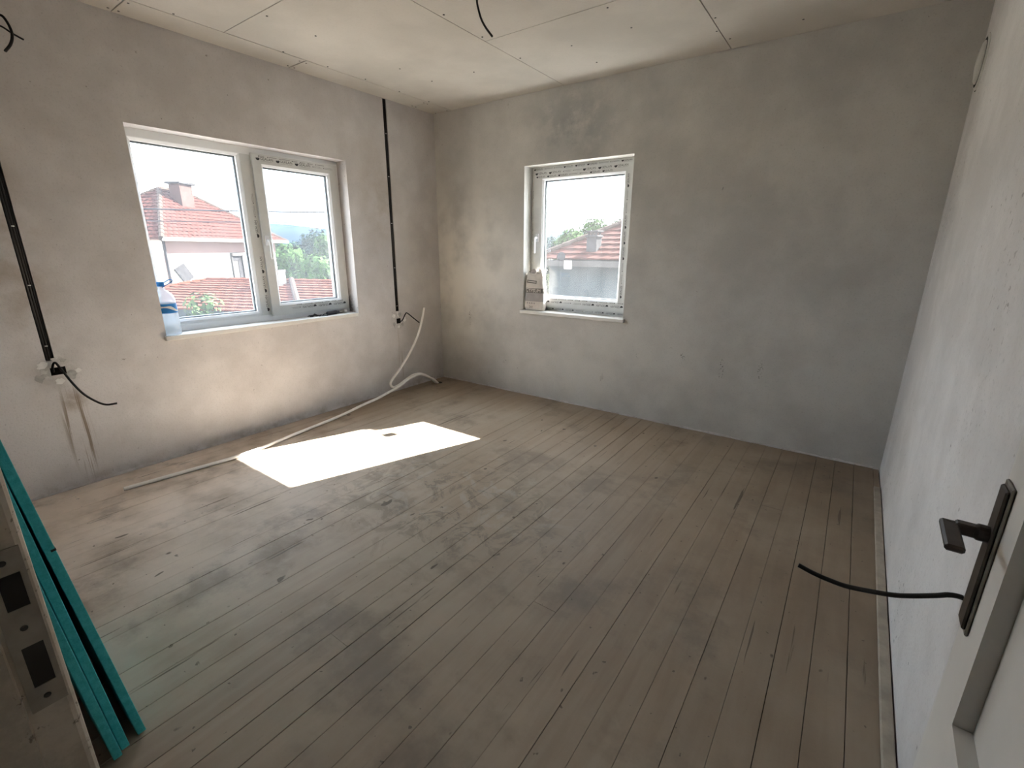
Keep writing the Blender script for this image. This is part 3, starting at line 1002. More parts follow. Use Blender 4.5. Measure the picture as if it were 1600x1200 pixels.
# ------------------------------------------------------------------ heating pipes by the corner
b = MB()
P1 = [(0.147, -0.205, -0.02), (0.145, -0.237, 0.0), (0.15, -0.300, 0.055), (0.158, -0.385, 0.102), (0.168, -0.450, 0.134), (0.178, -0.525, 0.162), (0.188, -0.600, 0.162), (0.196, -0.698, 0.149),
      (0.21, -0.80, 0.117), (0.222, -0.932, 0.096), (0.238, -1.1, 0.072), (0.248, -1.29, 0.055), (0.256, -1.45, 0.034), (0.258, -1.62, 0.018), (0.298, -1.945, 0.0125), (0.345, -2.20, 0.0125), (0.356, -2.411, 0.0125), (0.323, -2.686, 0.0125), (0.285, -2.989, 0.0125)]
b.tube(spline(P1, 6), 0.0112, 12, False)
pp = b.build('heating_pipe', M['pipe'], origin=(0.147, -0.22, 0), smooth=True)
tag(pp, 'long white plastic pipe curving from the corner along the floor across the sun patch', 'pipe')
b = MB()
b.tube([(0.2853, -2.987, 0.0125), (0.2848, -2.9905, 0.0125)], 0.0114, 12)
b.build('pipe_end', M['clip'], pp)
b = MB()
P2 = [(0.128, -0.215, -0.02), (0.125, -0.26, 0.015), (0.122, -0.34, 0.085), (0.12, -0.439, 0.140), (0.12, -0.544, 0.154), (0.12, -0.633, 0.133), (0.12, -0.735, 0.097), (0.12, -0.800, 0.086), (0.12, -0.836, 0.100), (0.12, -0.846, 0.130), (0.12, -0.820, 0.168),
      (0.12, -0.722, 0.248), (0.12, -0.58, 0.39), (0.12, -0.466, 0.544), (0.12, -0.402, 0.684), (0.12, -0.361, 0.809)]
b.tube(spline(P2, 6), 0.0112, 12, False)
pp = b.build('heating_pipe', M['pipe'], origin=(0.128, -0.22, 0), smooth=True)
tag(pp, 'kinked white plastic pipe bent sharply upward in the corner, open end standing free', 'pipe')
b = MB()
d_ = (Vector(P2[-1]) - Vector(P2[-2])).normalized()
b.tube([Vector(P2[-1]) - d_ * 0.002, Vector(P2[-1]) + d_ * 0.001], 0.0114, 12)
b.cur = 1
b.tube([Vector(P2[-1]) + d_ * 0.0008, Vector(P2[-1]) + d_ * 0.0014], 0.008, 12)
b.build('pipe_end', [M['clip'], M['hole']], pp)
b = MB()
b.lathe([(0.034, -0.001), (0.030, 0.0012)], Matrix.Translation((0.14, -0.215, 0.0)), 16)
b.build('pipe_hole', M['hole'], floor)

# ------------------------------------------------------------------ bag of plaster on the back window sill
M['paper'] = simple('cream_paper_bag', (0.62, 0.57, 0.51), 0.85, 0.08, 18, bump=0.3)
M['paper_grey'] = simple('grey_bag_print', (0.36, 0.33, 0.315), 0.85, 0.08, 18)
M['paper_dark'] = simple('dark_bag_print', (0.15, 0.135, 0.12), 0.85, 0.1, 18)
bag = tag(empty('plaster_bag', (1.175, 0.045, 0.8245)), 'open paper bag of gypsum plaster standing on the back window sill', 'bag')
random.seed(5)
NU, NV = 28, 22
prof = [(0.00, 0.098, 0.030), (0.02, 0.104, 0.040), (0.08, 0.104, 0.043), (0.17, 0.100, 0.046), (0.24, 0.096, 0.044), (0.29, 0.090, 0.034), (0.325, 0.084, 0.020), (0.345, 0.072, 0.010)]
def bag_rad(t):
    for k in range(len(prof) - 1):
        if t <= prof[k + 1][0]:
            f = (t - prof[k][0]) / (prof[k + 1][0] - prof[k][0])
            return tuple(prof[k][j] + f * (prof[k + 1][j] - prof[k][j]) for j in (1, 2))
    return prof[-1][1:]
def bag_pt(u, h, grow=0.0):
    a_, c_ = bag_rad(h)
    a_ += grow
    c_ += grow
    cu, su = math.cos(u), math.sin(u)
    e_ = 0.45
    wr = 0.0025 * math.sin(9 * h * 12 + 3 * u) * math.sin(2.3 * u + 20 * h) * (1 if h > 0.05 else 0.3)
    lean = 0.006 * math.sin(h * 9)
    top = 0.0 if h < 0.33 else 0.018 * math.sin(2.2 * u + 0.6)
    return Vector((1.175 + lean + (a_ + wr) * math.copysign(abs(cu) ** e_, cu), 0.048 + (c_ + wr) * math.copysign(abs(su) ** e_, su), 0.8247 + h + top * 0.6))
hs = sorted(set([0, .01, .03, .06, .085, .0851, .11, .14, .163, .1631, .19, .205, .2051, .214, .235, .26, .29, .31, .325, .335, .345]))
b = MB()
ringi = []
for h in hs:
    ringi.append(len(b.v))
    b.v += [tuple(bag_pt(2 * math.pi * k / NU, h)) for k in range(NU)]
for j in range(len(hs) - 1):
    hm = (hs[j] + hs[j + 1]) / 2
    mi_ = 0 if hm < 0.085 else 1 if hm < 0.163 else 2 if hm < 0.205 else 0
    for k in range(NU):
        b.f.append((ringi[j] + k, ringi[j] + (k + 1) % NU, ringi[j + 1] + (k + 1) % NU, ringi[j + 1] + k))
        um = 2 * math.pi * (k + .5) / NU
        wrap = math.sin(um) < 0.75
        b.mi.append(mi_ if wrap else 0)
b.f.append(tuple(reversed(range(NU)))); b.mi.append(0)
b.f.append(tuple(range(ringi[-1], ringi[-1] + NU))); b.mi.append(2)
b.build('bag_body', [M['paper'], M['paper_grey'], M['paper_dark']], bag, smooth=True)
b = MB()                                # torn paper flaps at the mouth
b.prism([(1.120, 0.030, 1.160), (1.20, 0.026, 1.170), (1.185, 0.035, 1.195), (1.155, 0.04, 1.203), (1.130, 0.036, 1.188)], (0, 0.002, 0))
b.build('torn_flap', M['paper_grey'], bag)
b = MB()
b.prism([(1.190, 0.055, 1.160), (1.268, 0.050, 1.135), (1.264, 0.060, 1.160), (1.235, 0.065, 1.180), (1.205, 0.070, 1.212)], (0.001, 0.003, 0))
b.build('torn_flap', M['paper'], bag)
# print on the front of the bag
def front(x_, z_):
    h = z_ - 0.8247
    best = None
    for k in range(181):
        u_ = math.pi + math.pi * k / 180
        p = bag_pt(u_, h, 0.0030)
        if best is None or abs(p.x - x_) < abs(best.x - x_):
            best = p
    return best.y
def decal(mb, fn):
    t_ = MB()
    fn(t_)
    t_.v = [(p[0], front(p[0], p[2]), p[2]) for p in t_.v]
    mb.add(t_.v, t_.f)
X, Z = (1, 0, 0), (0, 0, 1)
def strip(t_, x0, x1, z0, z1, slope=0.0, k=12):
    xs = [x0 + (x1 - x0) * q / k for q in range(k + 1)]
    t_.add([(x_, 0, z_ + slope * (x_ - x0)) for x_ in xs for z_ in (z0, z1)], [(2 * q, 2 * q + 2, 2 * q + 3, 2 * q + 1) for q in range(k)])
b = MB()
decal(b, lambda t_: put_text(t_, 'GYPSUM', 0.030, (1.100, 0, 0.994), X, Z))
decal(b, lambda t_: put_text(t_, 'GYPSUM', 0.030, (1.1008, 0, 0.9945), X, Z))
b.build('lettering', M['paper'], bag)
b = MB()
decal(b, lambda t_: put_text(t_, '5кг', 0.022, (1.135, 0, 0.848), X, Z))
b.build('weight_print', M['paper_dark'], bag)
b = MB()
decal(b, lambda t_: strip(t_, 1.105, 1.215, 1.096, 1.104, -0.06))
decal(b, lambda t_: strip(t_, 1.105, 1.215, 1.078, 1.087, -0.06))
decal(b, lambda t_: strip(t_, 1.105, 1.113, 1.086, 1.098, -0.06, 2))
decal(b, lambda t_: strip(t_, 1.207, 1.215, 1.078, 1.094, -0.06, 2))
b.build('label_print', M['paper_dark'], bag)
b = MB()
for k in range(4):
    decal(b, lambda t_: put_disc(t_, (1.115 + 0.026 * k, 0, 0.893), 0.0085, X, Z))
b.build('symbol_print', M['paper_grey'], bag)
b = MB()
decal(b, lambda t_: strip(t_, 1.100, 1.200, 1.0215, 1.0275, -0.03))
b.build('label_line', M['paper'], bag)

# ------------------------------------------------------------------ water jug on the left window sill
n = N('clear_jug_plastic')
n.t.nodes.remove(n.b)
tr = n.t.nodes.new('ShaderNodeBsdfTransparent'); tr.inputs[0].default_value = (0.90, 0.94, 0.97, 1)
df = n.t.nodes.new('ShaderNodeBsdfTranslucent'); df.inputs[0].default_value = (0.85, 0.88, 0.90, 1)
d2 = n.t.nodes.new('ShaderNodeBsdfDiffuse'); d2.inputs[0].default_value = (0.86, 0.88, 0.90, 1)
gs = n.t.nodes.new('ShaderNodeBsdfGlossy'); gs.inputs['Roughness'].default_value = 0.08
m_1 = n.t.nodes.new('ShaderNodeMixShader'); m_1.inputs[0].default_value = 0.5
m_2 = n.t.nodes.new('ShaderNodeMixShader'); m_2.inputs[0].default_value = 0.36
m_3 = n.t.nodes.new('ShaderNodeMixShader'); m_3.inputs[0].default_value = 0.08
n.t.links.new(df.outputs[0], m_1.inputs[1]); n.t.links.new(d2.outputs[0], m_1.inputs[2])
n.t.links.new(tr.outputs[0], m_2.inputs[1]); n.t.links.new(m_1.outputs[0], m_2.inputs[2])
n.t.links.new(m_2.outputs[0], m_3.inputs[1]); n.t.links.new(gs.outputs[0], m_3.inputs[2])
n.t.links.new(m_3.outputs[0], n.out.inputs['Surface'])
M['jug'] = n.m
M['blue'] = simple('bright_blue_plastic', (0.03, 0.20, 0.52), 0.4, 0.1)
jug = tag(empty('water_jug', (-0.056, -2.494, 0.8245)), 'clear plastic water jug with blue label and blue cap at left end of window sill', 'jug')
T = Matrix.Translation((-0.056, -2.494, 0.8246))
b = MB()
b.lathe([(0.060, 0), (0.066, 0.006), (0.066, 0.05), (0.063, 0.06), (0.066, 0.07), (0.066, 0.13), (0.0645, 0.14), (0.0645, 0.205), (0.066, 0.212), (0.064, 0.232), (0.052, 0.262), (0.030, 0.284), (0.017, 0.292), (0.016, 0.318)], T, 28)
b.build('jug_body', M['jug'], jug, smooth=True)
b = MB()
b.lathe([(0.0655, 0.143), (0.0655, 0.203)], T, 28)
b.f = b.f[:-2]; b.mi = b.mi[:-2]
lb = b.build('paper_label', M['blue'], jug, smooth=True)
b = MB()
vs = []
for k in range(13):
    th = R(-60 + 12 * k)
    z0 = 0.165 + 0.014 * math.sin(k * 0.5)
    for z_ in (z0, z0 + 0.014 + 0.006 * math.cos(k)):
        vs.append(T @ Vector((0.0662 * math.cos(th), 0.0662 * math.sin(th), z_)))
b.add(vs, [(2 * k, 2 * k + 2, 2 * k + 3, 2 * k + 1) for k in range(12)])
b.build('label_band', M['clip'], lb)
b = MB()
b.lathe([(0.0205, 0.312), (0.0205, 0.336), (0.018, 0.340)], T, 20)
b.build('cap', M['blue'], jug, smooth=False)
b = MB()
b.tube(spline([T @ Vector(p) for p in ((0.016, 0.0, 0.305), (0.03, 0.03, 0.325), (0.03, 0.06, 0.345), (0.01, 0.05, 0.352), (-0.01, 0.02, 0.33), (-0.012, 0.0, 0.308))], 5), 0.003, 6)
b.build('carry_handle', M['blue'], jug, smooth=True)

# ------------------------------------------------------------------ black scraps and tool on the left window sill
t = tag(empty('glue_gun_stick', (-0.05, -1.24, 0.8245)), 'black brush with pale handle end lying in the right corner of left sill', 'brush')
b = MB()
T = Matrix.Translation((-0.055, -1.235, 0.840)) @ Matrix.Rotation(R(-84), 4, 'X')
t.name = 'paint_brush'
T = Matrix.Translation((-0.045, -1.335, 0.8415)) @ Matrix.Rotation(R(9), 4, 'Z') @ Matrix.Rotation(R(-90), 4, 'X')
b.lathe([(0.012, 0.0), (0.0165, 0.01), (0.0165, 0.10), (0.013, 0.11), (0.011, 0.13)], T, 14)
b.build('grip', M['rubber'], t, smooth=False)
b = MB()
b.lathe([(0.010, 0.125), (0.010, 0.16), (0.0125, 0.165), (0.0125, 0.185), (0.010, 0.19)], T, 14)
b.build('shaft', M['worn'], t)
b = MB()
b.lathe([(0.0125, 0.188), (0.016, 0.196), (0.016, 0.214), (0.011, 0.222)], T, 14)
b.build('knob', M['vent'], t, smooth=False)
random.seed(3)
def scraps(name, y0, y1, x0, x1, k, label):
    b = MB()
    for j in range(k):
        yc, xc = random.uniform(y0, y1), random.uniform(x0, x1)
        ln = random.uniform(0.03, 0.08)
        an = random.uniform(-0.5, 0.5)
        pts = [(xc + math.sin(an) * ln * f + random.uniform(-.006, .006), yc + math.cos(an) * ln * f, 0.829 + abs(random.gauss(0, 0.006)) * (1 if 0 < f < 1 else 0.3)) for f in (0, .25, .5, .75, 1)]
        b.tube(spline(pts, 3), 0.0038, 6)
    tag(b.build(name, M['rubber'], origin=((x0 + x1) / 2, (y0 + y1) / 2, 0.825)), label, 'scrap')
scraps('rubber_scraps', -1.52, -1.38, -0.085, -0.02, 9, 'crumpled black rubber scraps on left sill beside the black brush')
b = MB()
b.cbox(-0.115, -0.095, -1.22, -1.10, 0.8246, 0.838, 0.003)
tag(b.build('seal_strip', M['rubber'], origin=(-0.105, -1.16, 0.8246)), 'short black rubber strip behind the brush against the window frame', 'strip')

# ------------------------------------------------------------------ outdoors
CX, CY, CZ = CAM
def at(az, dist, el=None, z=None):
    """point seen from the room at compass angle az, at a horizontal distance"""
    zz = CZ + dist * math.tan(R(el)) if z is None else z
    return Vector((CX + dist * math.sin(R(az)), CY + dist * math.cos(R(az)), zz))
EX = 0.66
def ext(name, c, **k):
    return simple(name, tuple(x * EX for x in c), k.pop('rough', 0.9), k.pop('var', 0.15), k.pop('scale', 2), spec=0.05, **k)
M['tile_red'] = ext('red_roof_tile', (0.046, 0.0155, 0.012), scale=5, var=0.3)
M['tile_orange'] = ext('orange_roof_tile', (0.078, 0.023, 0.0135), scale=5, var=0.15)
M['tile_cap'] = ext('pale_ridge_mortar', (0.042, 0.030, 0.025))
M['house_white'] = ext('white_house_render', (0.55, 0.53, 0.49), var=0.04)
M['house_pink'] = ext('pale_pink_band', (0.21, 0.14, 0.125), var=0.04)
M['chim'] = ext('chimney_brick', (0.060, 0.034, 0.030), scale=8, var=0.25)
M['pale'] = ext('pale_mortar', (0.055, 0.052, 0.050))
M['greywall'] = ext('grey_outbuilding_render', (0.046, 0.060, 0.066), scale=1.5, var=0.15)
M['chim_grey'] = ext('grey_chimney', (0.030, 0.029, 0.031), scale=6, var=0.3)
M['leaf'] = ext('tree_leaf', (0.026, 0.056, 0.014), var=0.4, scale=1.5)
M['leaf_dark'] = ext('dark_tree_leaf', (0.014, 0.030, 0.022), var=0.4, scale=1.2)
M['leaf_bush'] = ext('bush_leaf', (0.040, 0.068, 0.026), var=0.4, scale=4)
M['bark'] = ext('tree_bark', (0.05, 0.04, 0.03))
M['ground'] = simple('pale_bounce_ground', (0.21, 0.195, 0.17), 0.9, 0.15, 0.4)  # pale ground tone chosen to bounce sunlight up into the room
M['hill'] = ext('haze_blue_hill', (0.008, 0.020, 0.034), scale=0.02, var=0.2)  # blue of aerial haze put into the hill colour
M['wire'] = ext('overhead_wire', (0.03, 0.03, 0.035))
M['winglass'] = simple('dark_house_window', (0.05, 0.055, 0.06), 0.15, 0.1, spec=0.5)
GZ = -3.3
b = MB()
b.box(-600, 600, -600, 600, GZ - 0.3, GZ)
tag(b.build('ground', M['ground'], origin=(0, 0, GZ)), kind='structure')
# rounded far hill line
b = MB()
vs, fs = [], []
random.seed(2)
azs = list(np.linspace(-110, 20, 60))
for k, az in enumerate(azs):
    tz = 17 + 4 * math.sin(k * 0.35) + 2 * math.sin(k * 0.9 + 1)
    for (dd, zz) in ((380, GZ), (430, GZ + tz * 0.6), (500, tz), (590, GZ)):
        vs.append(at(az, dd, z=zz))
for k in range(len(azs) - 1):
    for j in range(3):
        fs.append((4 * k + j, 4 * k + 4 + j, 4 * k + 5 + j, 4 * k + 1 + j))
b.add(vs, fs)
tag(b.build('hill', M['hill'], smooth=True), kind='structure')

def roof_face(b, e0, e1, r0, r1, courses, pitch_, wave=0.022):
    """stepped courses of wavy tiles between eave e0-e1 and ridge r0-r1"""
    e0, e1, r0, r1 = map(Vector, (e0, e1, r0, r1))
    nn = (e1 - e0).cross(r0 - e0)
    if nn.length < 1e-6:
        nn = (e1 - e0).cross(r1 - e0)
    nn.normalize()
    if nn.z < 0:
        nn = -nn
    for c_ in range(courses):
        f0, f1 = c_ / courses, (c_ + 1.08) / courses
        a0, a1 = e0.lerp(r0, f0), e1.lerp(r1, f0)
        t0, t1 = e0.lerp(r0, min(f1, 1)), e1.lerp(r1, min(f1, 1))
        nc = max(2, int((a1 - a0).length / pitch_ * 4))
        vs, fs = [], []
        for k in range(nc + 1):
            w_ = abs(math.sin(k * math.pi / 4)) * wave
            p, q = a0.lerp(a1, k / nc), t0.lerp(t1, k / nc)
            vs += [p + nn * 0.01, p + nn * (0.045 + w_), q + nn * (0.01 + w_)]
        for k in range(nc):
            i_ = 3 * k
            fs += [(i_, i_ + 3, i_ + 4, i_ + 1), (i_ + 1, i_ + 4, i_ + 5, i_ + 2)]
        b.add(vs, fs)

def cap(b, p, q, r=0.12):
    n_ = max(2, int((Vector(q) - Vector(p)).length / 0.38))
    for k in range(n_):
        a0, a1 = Vector(p).lerp(Vector(q), k / n_), Vector(p).lerp(Vector(q), (k + 1.06) / n_)
        b.tube([a0, a1], [r, r * 0.85], 8)

# --- white two-storey house
ZE = 1.74
P0, P1_ = at(-71.36, 26, z=ZE), at(-60.66, 33, z=ZE)      # eave corners facing us
ex = (P1_ - P0).normalized()
en = Vector((ex.y, -ex.x, 0))                              # outward normal of the sunny front
Lh, Dh = (P1_ - P0).length, 6.2
hs_ = tag(empty('white_house', (P0.x, P0.y, GZ), math.atan2(ex.y, ex.x)), 'white rendered two-storey house with hipped red tile roof beyond left window', 'house')
def hp(u, d, z_):
    return P0 + ex * u - en * d + Vector((0, 0, z_ - ZE))
ov = 0.45
b = MB()
b.prism([hp(ov, ov, GZ), hp(Lh - ov, ov, GZ), hp(Lh - ov, Dh - ov, GZ), hp(ov, Dh - ov, GZ)], (0, 0, ZE - GZ - 0.02))
wl = b.build('house_wall', M['house_white'], hs_)
b = MB()                                # projecting pale pink band frame of the facade
def slab(u0, u1, z0, z1, d0=ov - 0.05, d1=ov + 0.0):
    b.prism([hp(u0, d0, z0), hp(u1, d0, z0), hp(u1, d1, z0), hp(u0, d1, z0)], (0, 0, z1 - z0))
slab(ov, Lh - ov, ZE - 0.62, ZE - 0.05)
slab(ov - 0.04, ov + 0.30, GZ, ZE - 0.62)
slab(Lh * 0.655, Lh * 0.715, GZ, ZE - 0.62)
b.build('facade_band', M['house_pink'], hs_)
b = MB()
b.prism([hp(-0.02, -0.02, ZE - 0.06), hp(Lh + 0.02, -0.02, ZE - 0.06), hp(Lh + 0.02, Dh + 0.02, ZE - 0.06), hp(-0.02, Dh + 0.02, ZE - 0.06)], (0, 0, 0.06))
b.build('eave_board', M['house_pink'], hs_)
b = MB()
b.tube([hp(-0.08, -0.14, ZE - 0.02), hp(Lh + 0.08, -0.14, ZE - 0.02)], 0.075, 8)
b.build('gutter', M['house_white'], hs_)
for (u, z0, z1, w_) in ((Lh * 0.52, -0.25, 0.95, 0.75),):
    b = MB()
    for (a_, c_) in ((u - 0.06, u), (u + w_, u + w_ + 0.06)):
        slab(a_, c_, z0, z1, ov - 0.09, ov)
    slab(u - 0.06, u + w_ + 0.06, z1, z1 + 0.14, ov - 0.14, ov)
    hw = b.build('house_window', M['pale'], hs_)
    b = MB()
    slab(u, u + w_, z0, z1, ov - 0.012, ov - 0.004)
    b.build('window_pane', M['pale'], hw)
    b = MB()  # dark grey strips down one side and along the pane's top
    slab(u + w_ * 0.62, u + w_ * 0.95, z0 + 0.05, z1 - 0.05, ov - 0.03, ov - 0.013)
    slab(u + w_ * 0.05, u + w_ * 0.95, z1 - 0.25, z1 - 0.05, ov - 0.03, ov - 0.013)
    b.build('dark_strips', M['chim_grey'], hw)
# slanting dark grey parallelogram on the wall
b = MB()
b.prism([hp(Lh * 0.085, ov - 0.05, 0.42), hp(Lh * 0.15, ov - 0.05, 0.66), hp(Lh * 0.205, ov - 0.05, 0.0), hp(Lh * 0.14, ov - 0.05, -0.26)], tuple(en * 0.05))
b.build('wall_parallelogram', M['chim_grey'], hs_)
b = MB()
b.tube([hp(ov - 0.02, ov - 0.1, GZ), hp(ov - 0.02, ov - 0.1, ZE - 0.1)], 0.06, 8)
b.build('downpipe', M['chim_grey'], hs_)
b = MB()
zr = 4.20
R0, R1_ = hp(Lh / 2 - 0.75, Dh / 2, zr), hp(Lh / 2 + 0.75, Dh / 2, zr)
C00, C10, C11, C01 = hp(-.1, -.1, ZE), hp(Lh + .1, -.1, ZE), hp(Lh + .1, Dh + .1, ZE), hp(-.1, Dh + .1, ZE)
roof_face(b, C00, C10, R0, R1_, 15, 0.30)
roof_face(b, C01, C00, R0, R0, 15, 0.30)
roof_face(b, C10, C11, R1_, R1_, 15, 0.30)
roof_face(b, C11, C01, R1_, R0, 15, 0.30)
b.build('roof_tiles', M['tile_red'], hs_, kind='stuff')
b = MB()
cap(b, C00, R0); cap(b, C10, R1_); cap(b, R0, R1_); cap(b, C01, R0); cap(b, C11, R1_)
b.build('ridge_caps', M['tile_cap'], hs_)
b = MB()
cc = hp(Lh / 2 - 0.35, Dh / 2 - 0.85, 0)
b.box(-0.40, 0.40, -0.30, 0.30, 2.9, 4.42, Matrix.Translation((cc.x, cc.y, 0)) @ Matrix.Rotation(math.atan2(ex.y, ex.x), 4, 'Z'))
ch = b.build('chimney', M['chim'], hs_)
b = MB()
b.cbox(-0.52, 0.52, -0.42, 0.42, 4.42, 4.52, 0.02, Matrix.Translation((cc.x, cc.y, 0)) @ Matrix.Rotation(math.atan2(ex.y, ex.x), 4, 'Z'))
b.build('chimney_cap', M['chim_grey'], ch)
b = MB()
b.box(-0.45, 0.45, -0.36, 0.36, 2.95, 3.28, Matrix.Translation((cc.x, cc.y, 0)) @ Matrix.Rotation(math.atan2(ex.y, ex.x), 4, 'Z'))
b.build('flashing', M['pale'], ch)

# --- low outbuilding with orange tiles in front of it
A1, A2 = at(-68.2, 17, z=0.43), at(-50, 13.3, z=0.45)
rx = (A2 - A1).normalized()
rn = Vector((rx.y, -rx.x, 0))
lo = tag(empty('low_outbuilding', (A1.x, A1.y, GZ), math.atan2(rx.y, rx.x)), 'low outbuilding with bright orange tiled roof in front of the white house', 'house')
LB = (A2 - A1).length
def lp(u, d, z_):
    return Vector((A1.x, A1.y, z_)) + rx * u + rn * d
sp_ = 2.85
b = MB()
roof_face(b, lp(-1.3, sp_, -0.05), lp(LB, sp_, -0.05), A1, A2, 12, 0.30, 0.010)
roof_face(b, lp(-1.3, -sp_, -0.05), lp(-1.3, sp_, -0.05), A1, A1, 12, 0.30, 0.010)
roof_face(b, lp(LB, -sp_, -0.05), lp(-1.3, -sp_, -0.05), A2, A1, 12, 0.30, 0.010)
b.build('roof_tiles', M['tile_orange'], lo, kind='stuff')
b = MB()
cap(b, A1, A2, 0.10); cap(b, lp(-1.3, sp_, 0.0), A1, 0.09)
b.build('ridge_caps', M['tile_orange'], lo)
uc = 2.92
b = MB()
cap(b, lp(uc, 0.0, 0.50), lp(uc + 2.4, sp_, 0.03), 0.075)
b.build('verge_caps', M['tile_cap'], lo)
b = MB()
b.prism([lp(-0.9, sp_ - 0.4, GZ), lp(LB, sp_ - 0.4, GZ), lp(LB, -sp_ + 0.4, GZ), lp(-0.9, -sp_ + 0.4, GZ)], (0, 0, -0.1 - GZ))
b.build('building_wall', M['greywall'], lo)
cq = lp(2.80, 0.55, 0)
T = Matrix.Translation((cq.x, cq.y, 0)) @ Matrix.Rotation(math.atan2(rx.y, rx.x), 4, 'Z')
b = MB()
b.box(-0.20, 0.20, -0.18, 0.18, 0.0, 0.80, T)
ch = b.build('chimney', M['chim'], lo)
b = MB()
b.box(-0.24, 0.24, -0.22, 0.22, 0.74, 0.80, T)
b.box(0.18, 0.235, -0.2, 0.2, 0.25, 0.80, T)
b.box(-0.235, -0.20, -0.2, 0.2, 0.55, 0.80, T)
b.build('chimney_render', M['pale'], ch)
b = MB()
b.box(-0.23, 0.23, -0.24, 0.2, 0.18, 0.34, T)
b.build('flashing', M['chim_grey'], ch)

# --- outbuilding seen through the back window
y2 = CY + 10.7
xa = CX - 6.95
bo = tag(empty('grey_outbuilding', (xa + 4, y2, GZ)), 'grey rendered building with sloping red tile roof beyond the back window', 'house')
ze = 1.12
b = MB()
b.box(xa + 0.25, xa + 9, y2 + 0.35, y2 + 8, GZ, ze - 0.02)
b.build('building_wall', M['greywall'], bo)
b = MB()
k = 4.0
roof_face(b, (xa, y2, ze), (xa + 9.3, y2, ze), (xa + k, y2 + k, ze + k * 0.53), (xa + 9.3 - k, y2 + k, ze + k * 0.53), 18, 0.30, 0.010)
roof_face(b, (xa, y2 + 8, ze), (xa, y2, ze), (xa + k, y2 + k, ze + k * 0.53), (xa + k, y2 + k, ze + k * 0.53), 18, 0.30, 0.010)
roof_face(b, (xa + 9.3, y2 + 8, ze), (xa, y2 + 8, ze), (xa + 9.3 - k, y2 + k, ze + k * 0.53), (xa + k, y2 + k, ze + k * 0.53), 18, 0.30, 0.010)
b.build('roof_tiles', M['tile_red'], bo, kind='stuff')
b = MB()
cap(b, (xa, y2, ze + 0.05), (xa + k, y2 + k, ze + k * 0.53 + 0.05), 0.08)
b.build('ridge_caps', M['tile_cap'], bo)
b = MB()
b.box(xa - 0.02, xa + 9.3, y2 - 0.08, y2 + 0.05, ze - 0.16, ze - 0.02)
b.build('gutter', M['pale'], bo)
cx_, cy_ = CX + 11.12 * math.tan(R(-26.15)), CY + 11.12
b = MB()
b.box(cx_ - 0.135, cx_ + 0.135, cy_ - 0.14, cy_ + 0.14, ze + 0.1, 1.66)
ch = b.build('chimney', M['chim_grey'], bo)
b = MB()
b.cbox(cx_ - 0.165, cx_ + 0.165, cy_ - 0.17, cy_ + 0.17, 1.66, 1.71, 0.01)
for (ddx, ddy) in ((-0.12, -0.12), (0.08, -0.12), (-0.12, 0.08), (0.08, 0.08)):
    b.box(cx_ + ddx, cx_ + ddx + 0.04, cy_ + ddy, cy_ + ddy + 0.04, 1.70, 1.78)
b.cbox(cx_ - 0.17, cx_ + 0.17, cy_ - 0.175, cy_ + 0.175, 1.78, 1.82, 0.01)
b.build('chimney_cap', M['chim_grey'], ch)
# satellite dish standing at the gutter
dq = at(-29.88, 11.6, el=-0.87)
ds = tag(empty('satellite_dish', (dq.x, dq.y, dq.z - 0.3)), 'small round grey satellite dish at the gutter beyond the back window', 'dish')
b = MB()
T = Matrix.Translation(dq) @ Matrix.Rotation(R(75), 4, 'X') @ Matrix.Rotation(R(10), 4, 'Y')
b.lathe([(0.01, -0.02), (0.06, -0.012), (0.105, 0.01), (0.108, 0.014), (0.06, -0.006), (0.008, -0.014)], T, 20)
b.build('reflector', M['chim_grey'], ds, smooth=True)
b = MB()
b.tube([dq + Vector((0, 0.03, 0)), dq + Vector((0, 0.3, -0.1)), dq + Vector((0, 0.55, -0.3))], 0.015, 6)
b.tube([dq + Vector((0, -0.01, -0.1)), dq + Vector((0, -0.16, -0.04))], 0.006, 5)
b.build('bracket', M['chim_grey'], ds)

# --- overhead wires
def wire(name, p, q, sag, r, label):
    p, q = Vector(p), Vector(q)
    b = MB()
    pts = [p.lerp(q, t / 16) - Vector((0, 0, sag * 4 * (t / 16) * (1 - t / 16))) for t in range(17)]
    b.tube(pts, r, 5)
    tag(b.build(name, M['wire'], origin=p), label, 'wire')
wire('overhead_wire', at(-80, 13, el=3.4), at(-48, 12, el=3.95), 0.06, 0.016, 'upper dark overhead wire crossing the left window view past the red roof')
wire('overhead_wire', at(-80, 16, el=2.3), at(-48, 14, el=2.95), 0.06, 0.012, 'lower thin overhead wire crossing the opening sash of left window')
wire('overhead_wire', at(-40, 9, el=4.3), at(-15, 9, el=5.2), 0.03, 0.007, 'thin overhead wire crossing the sky in the back window')

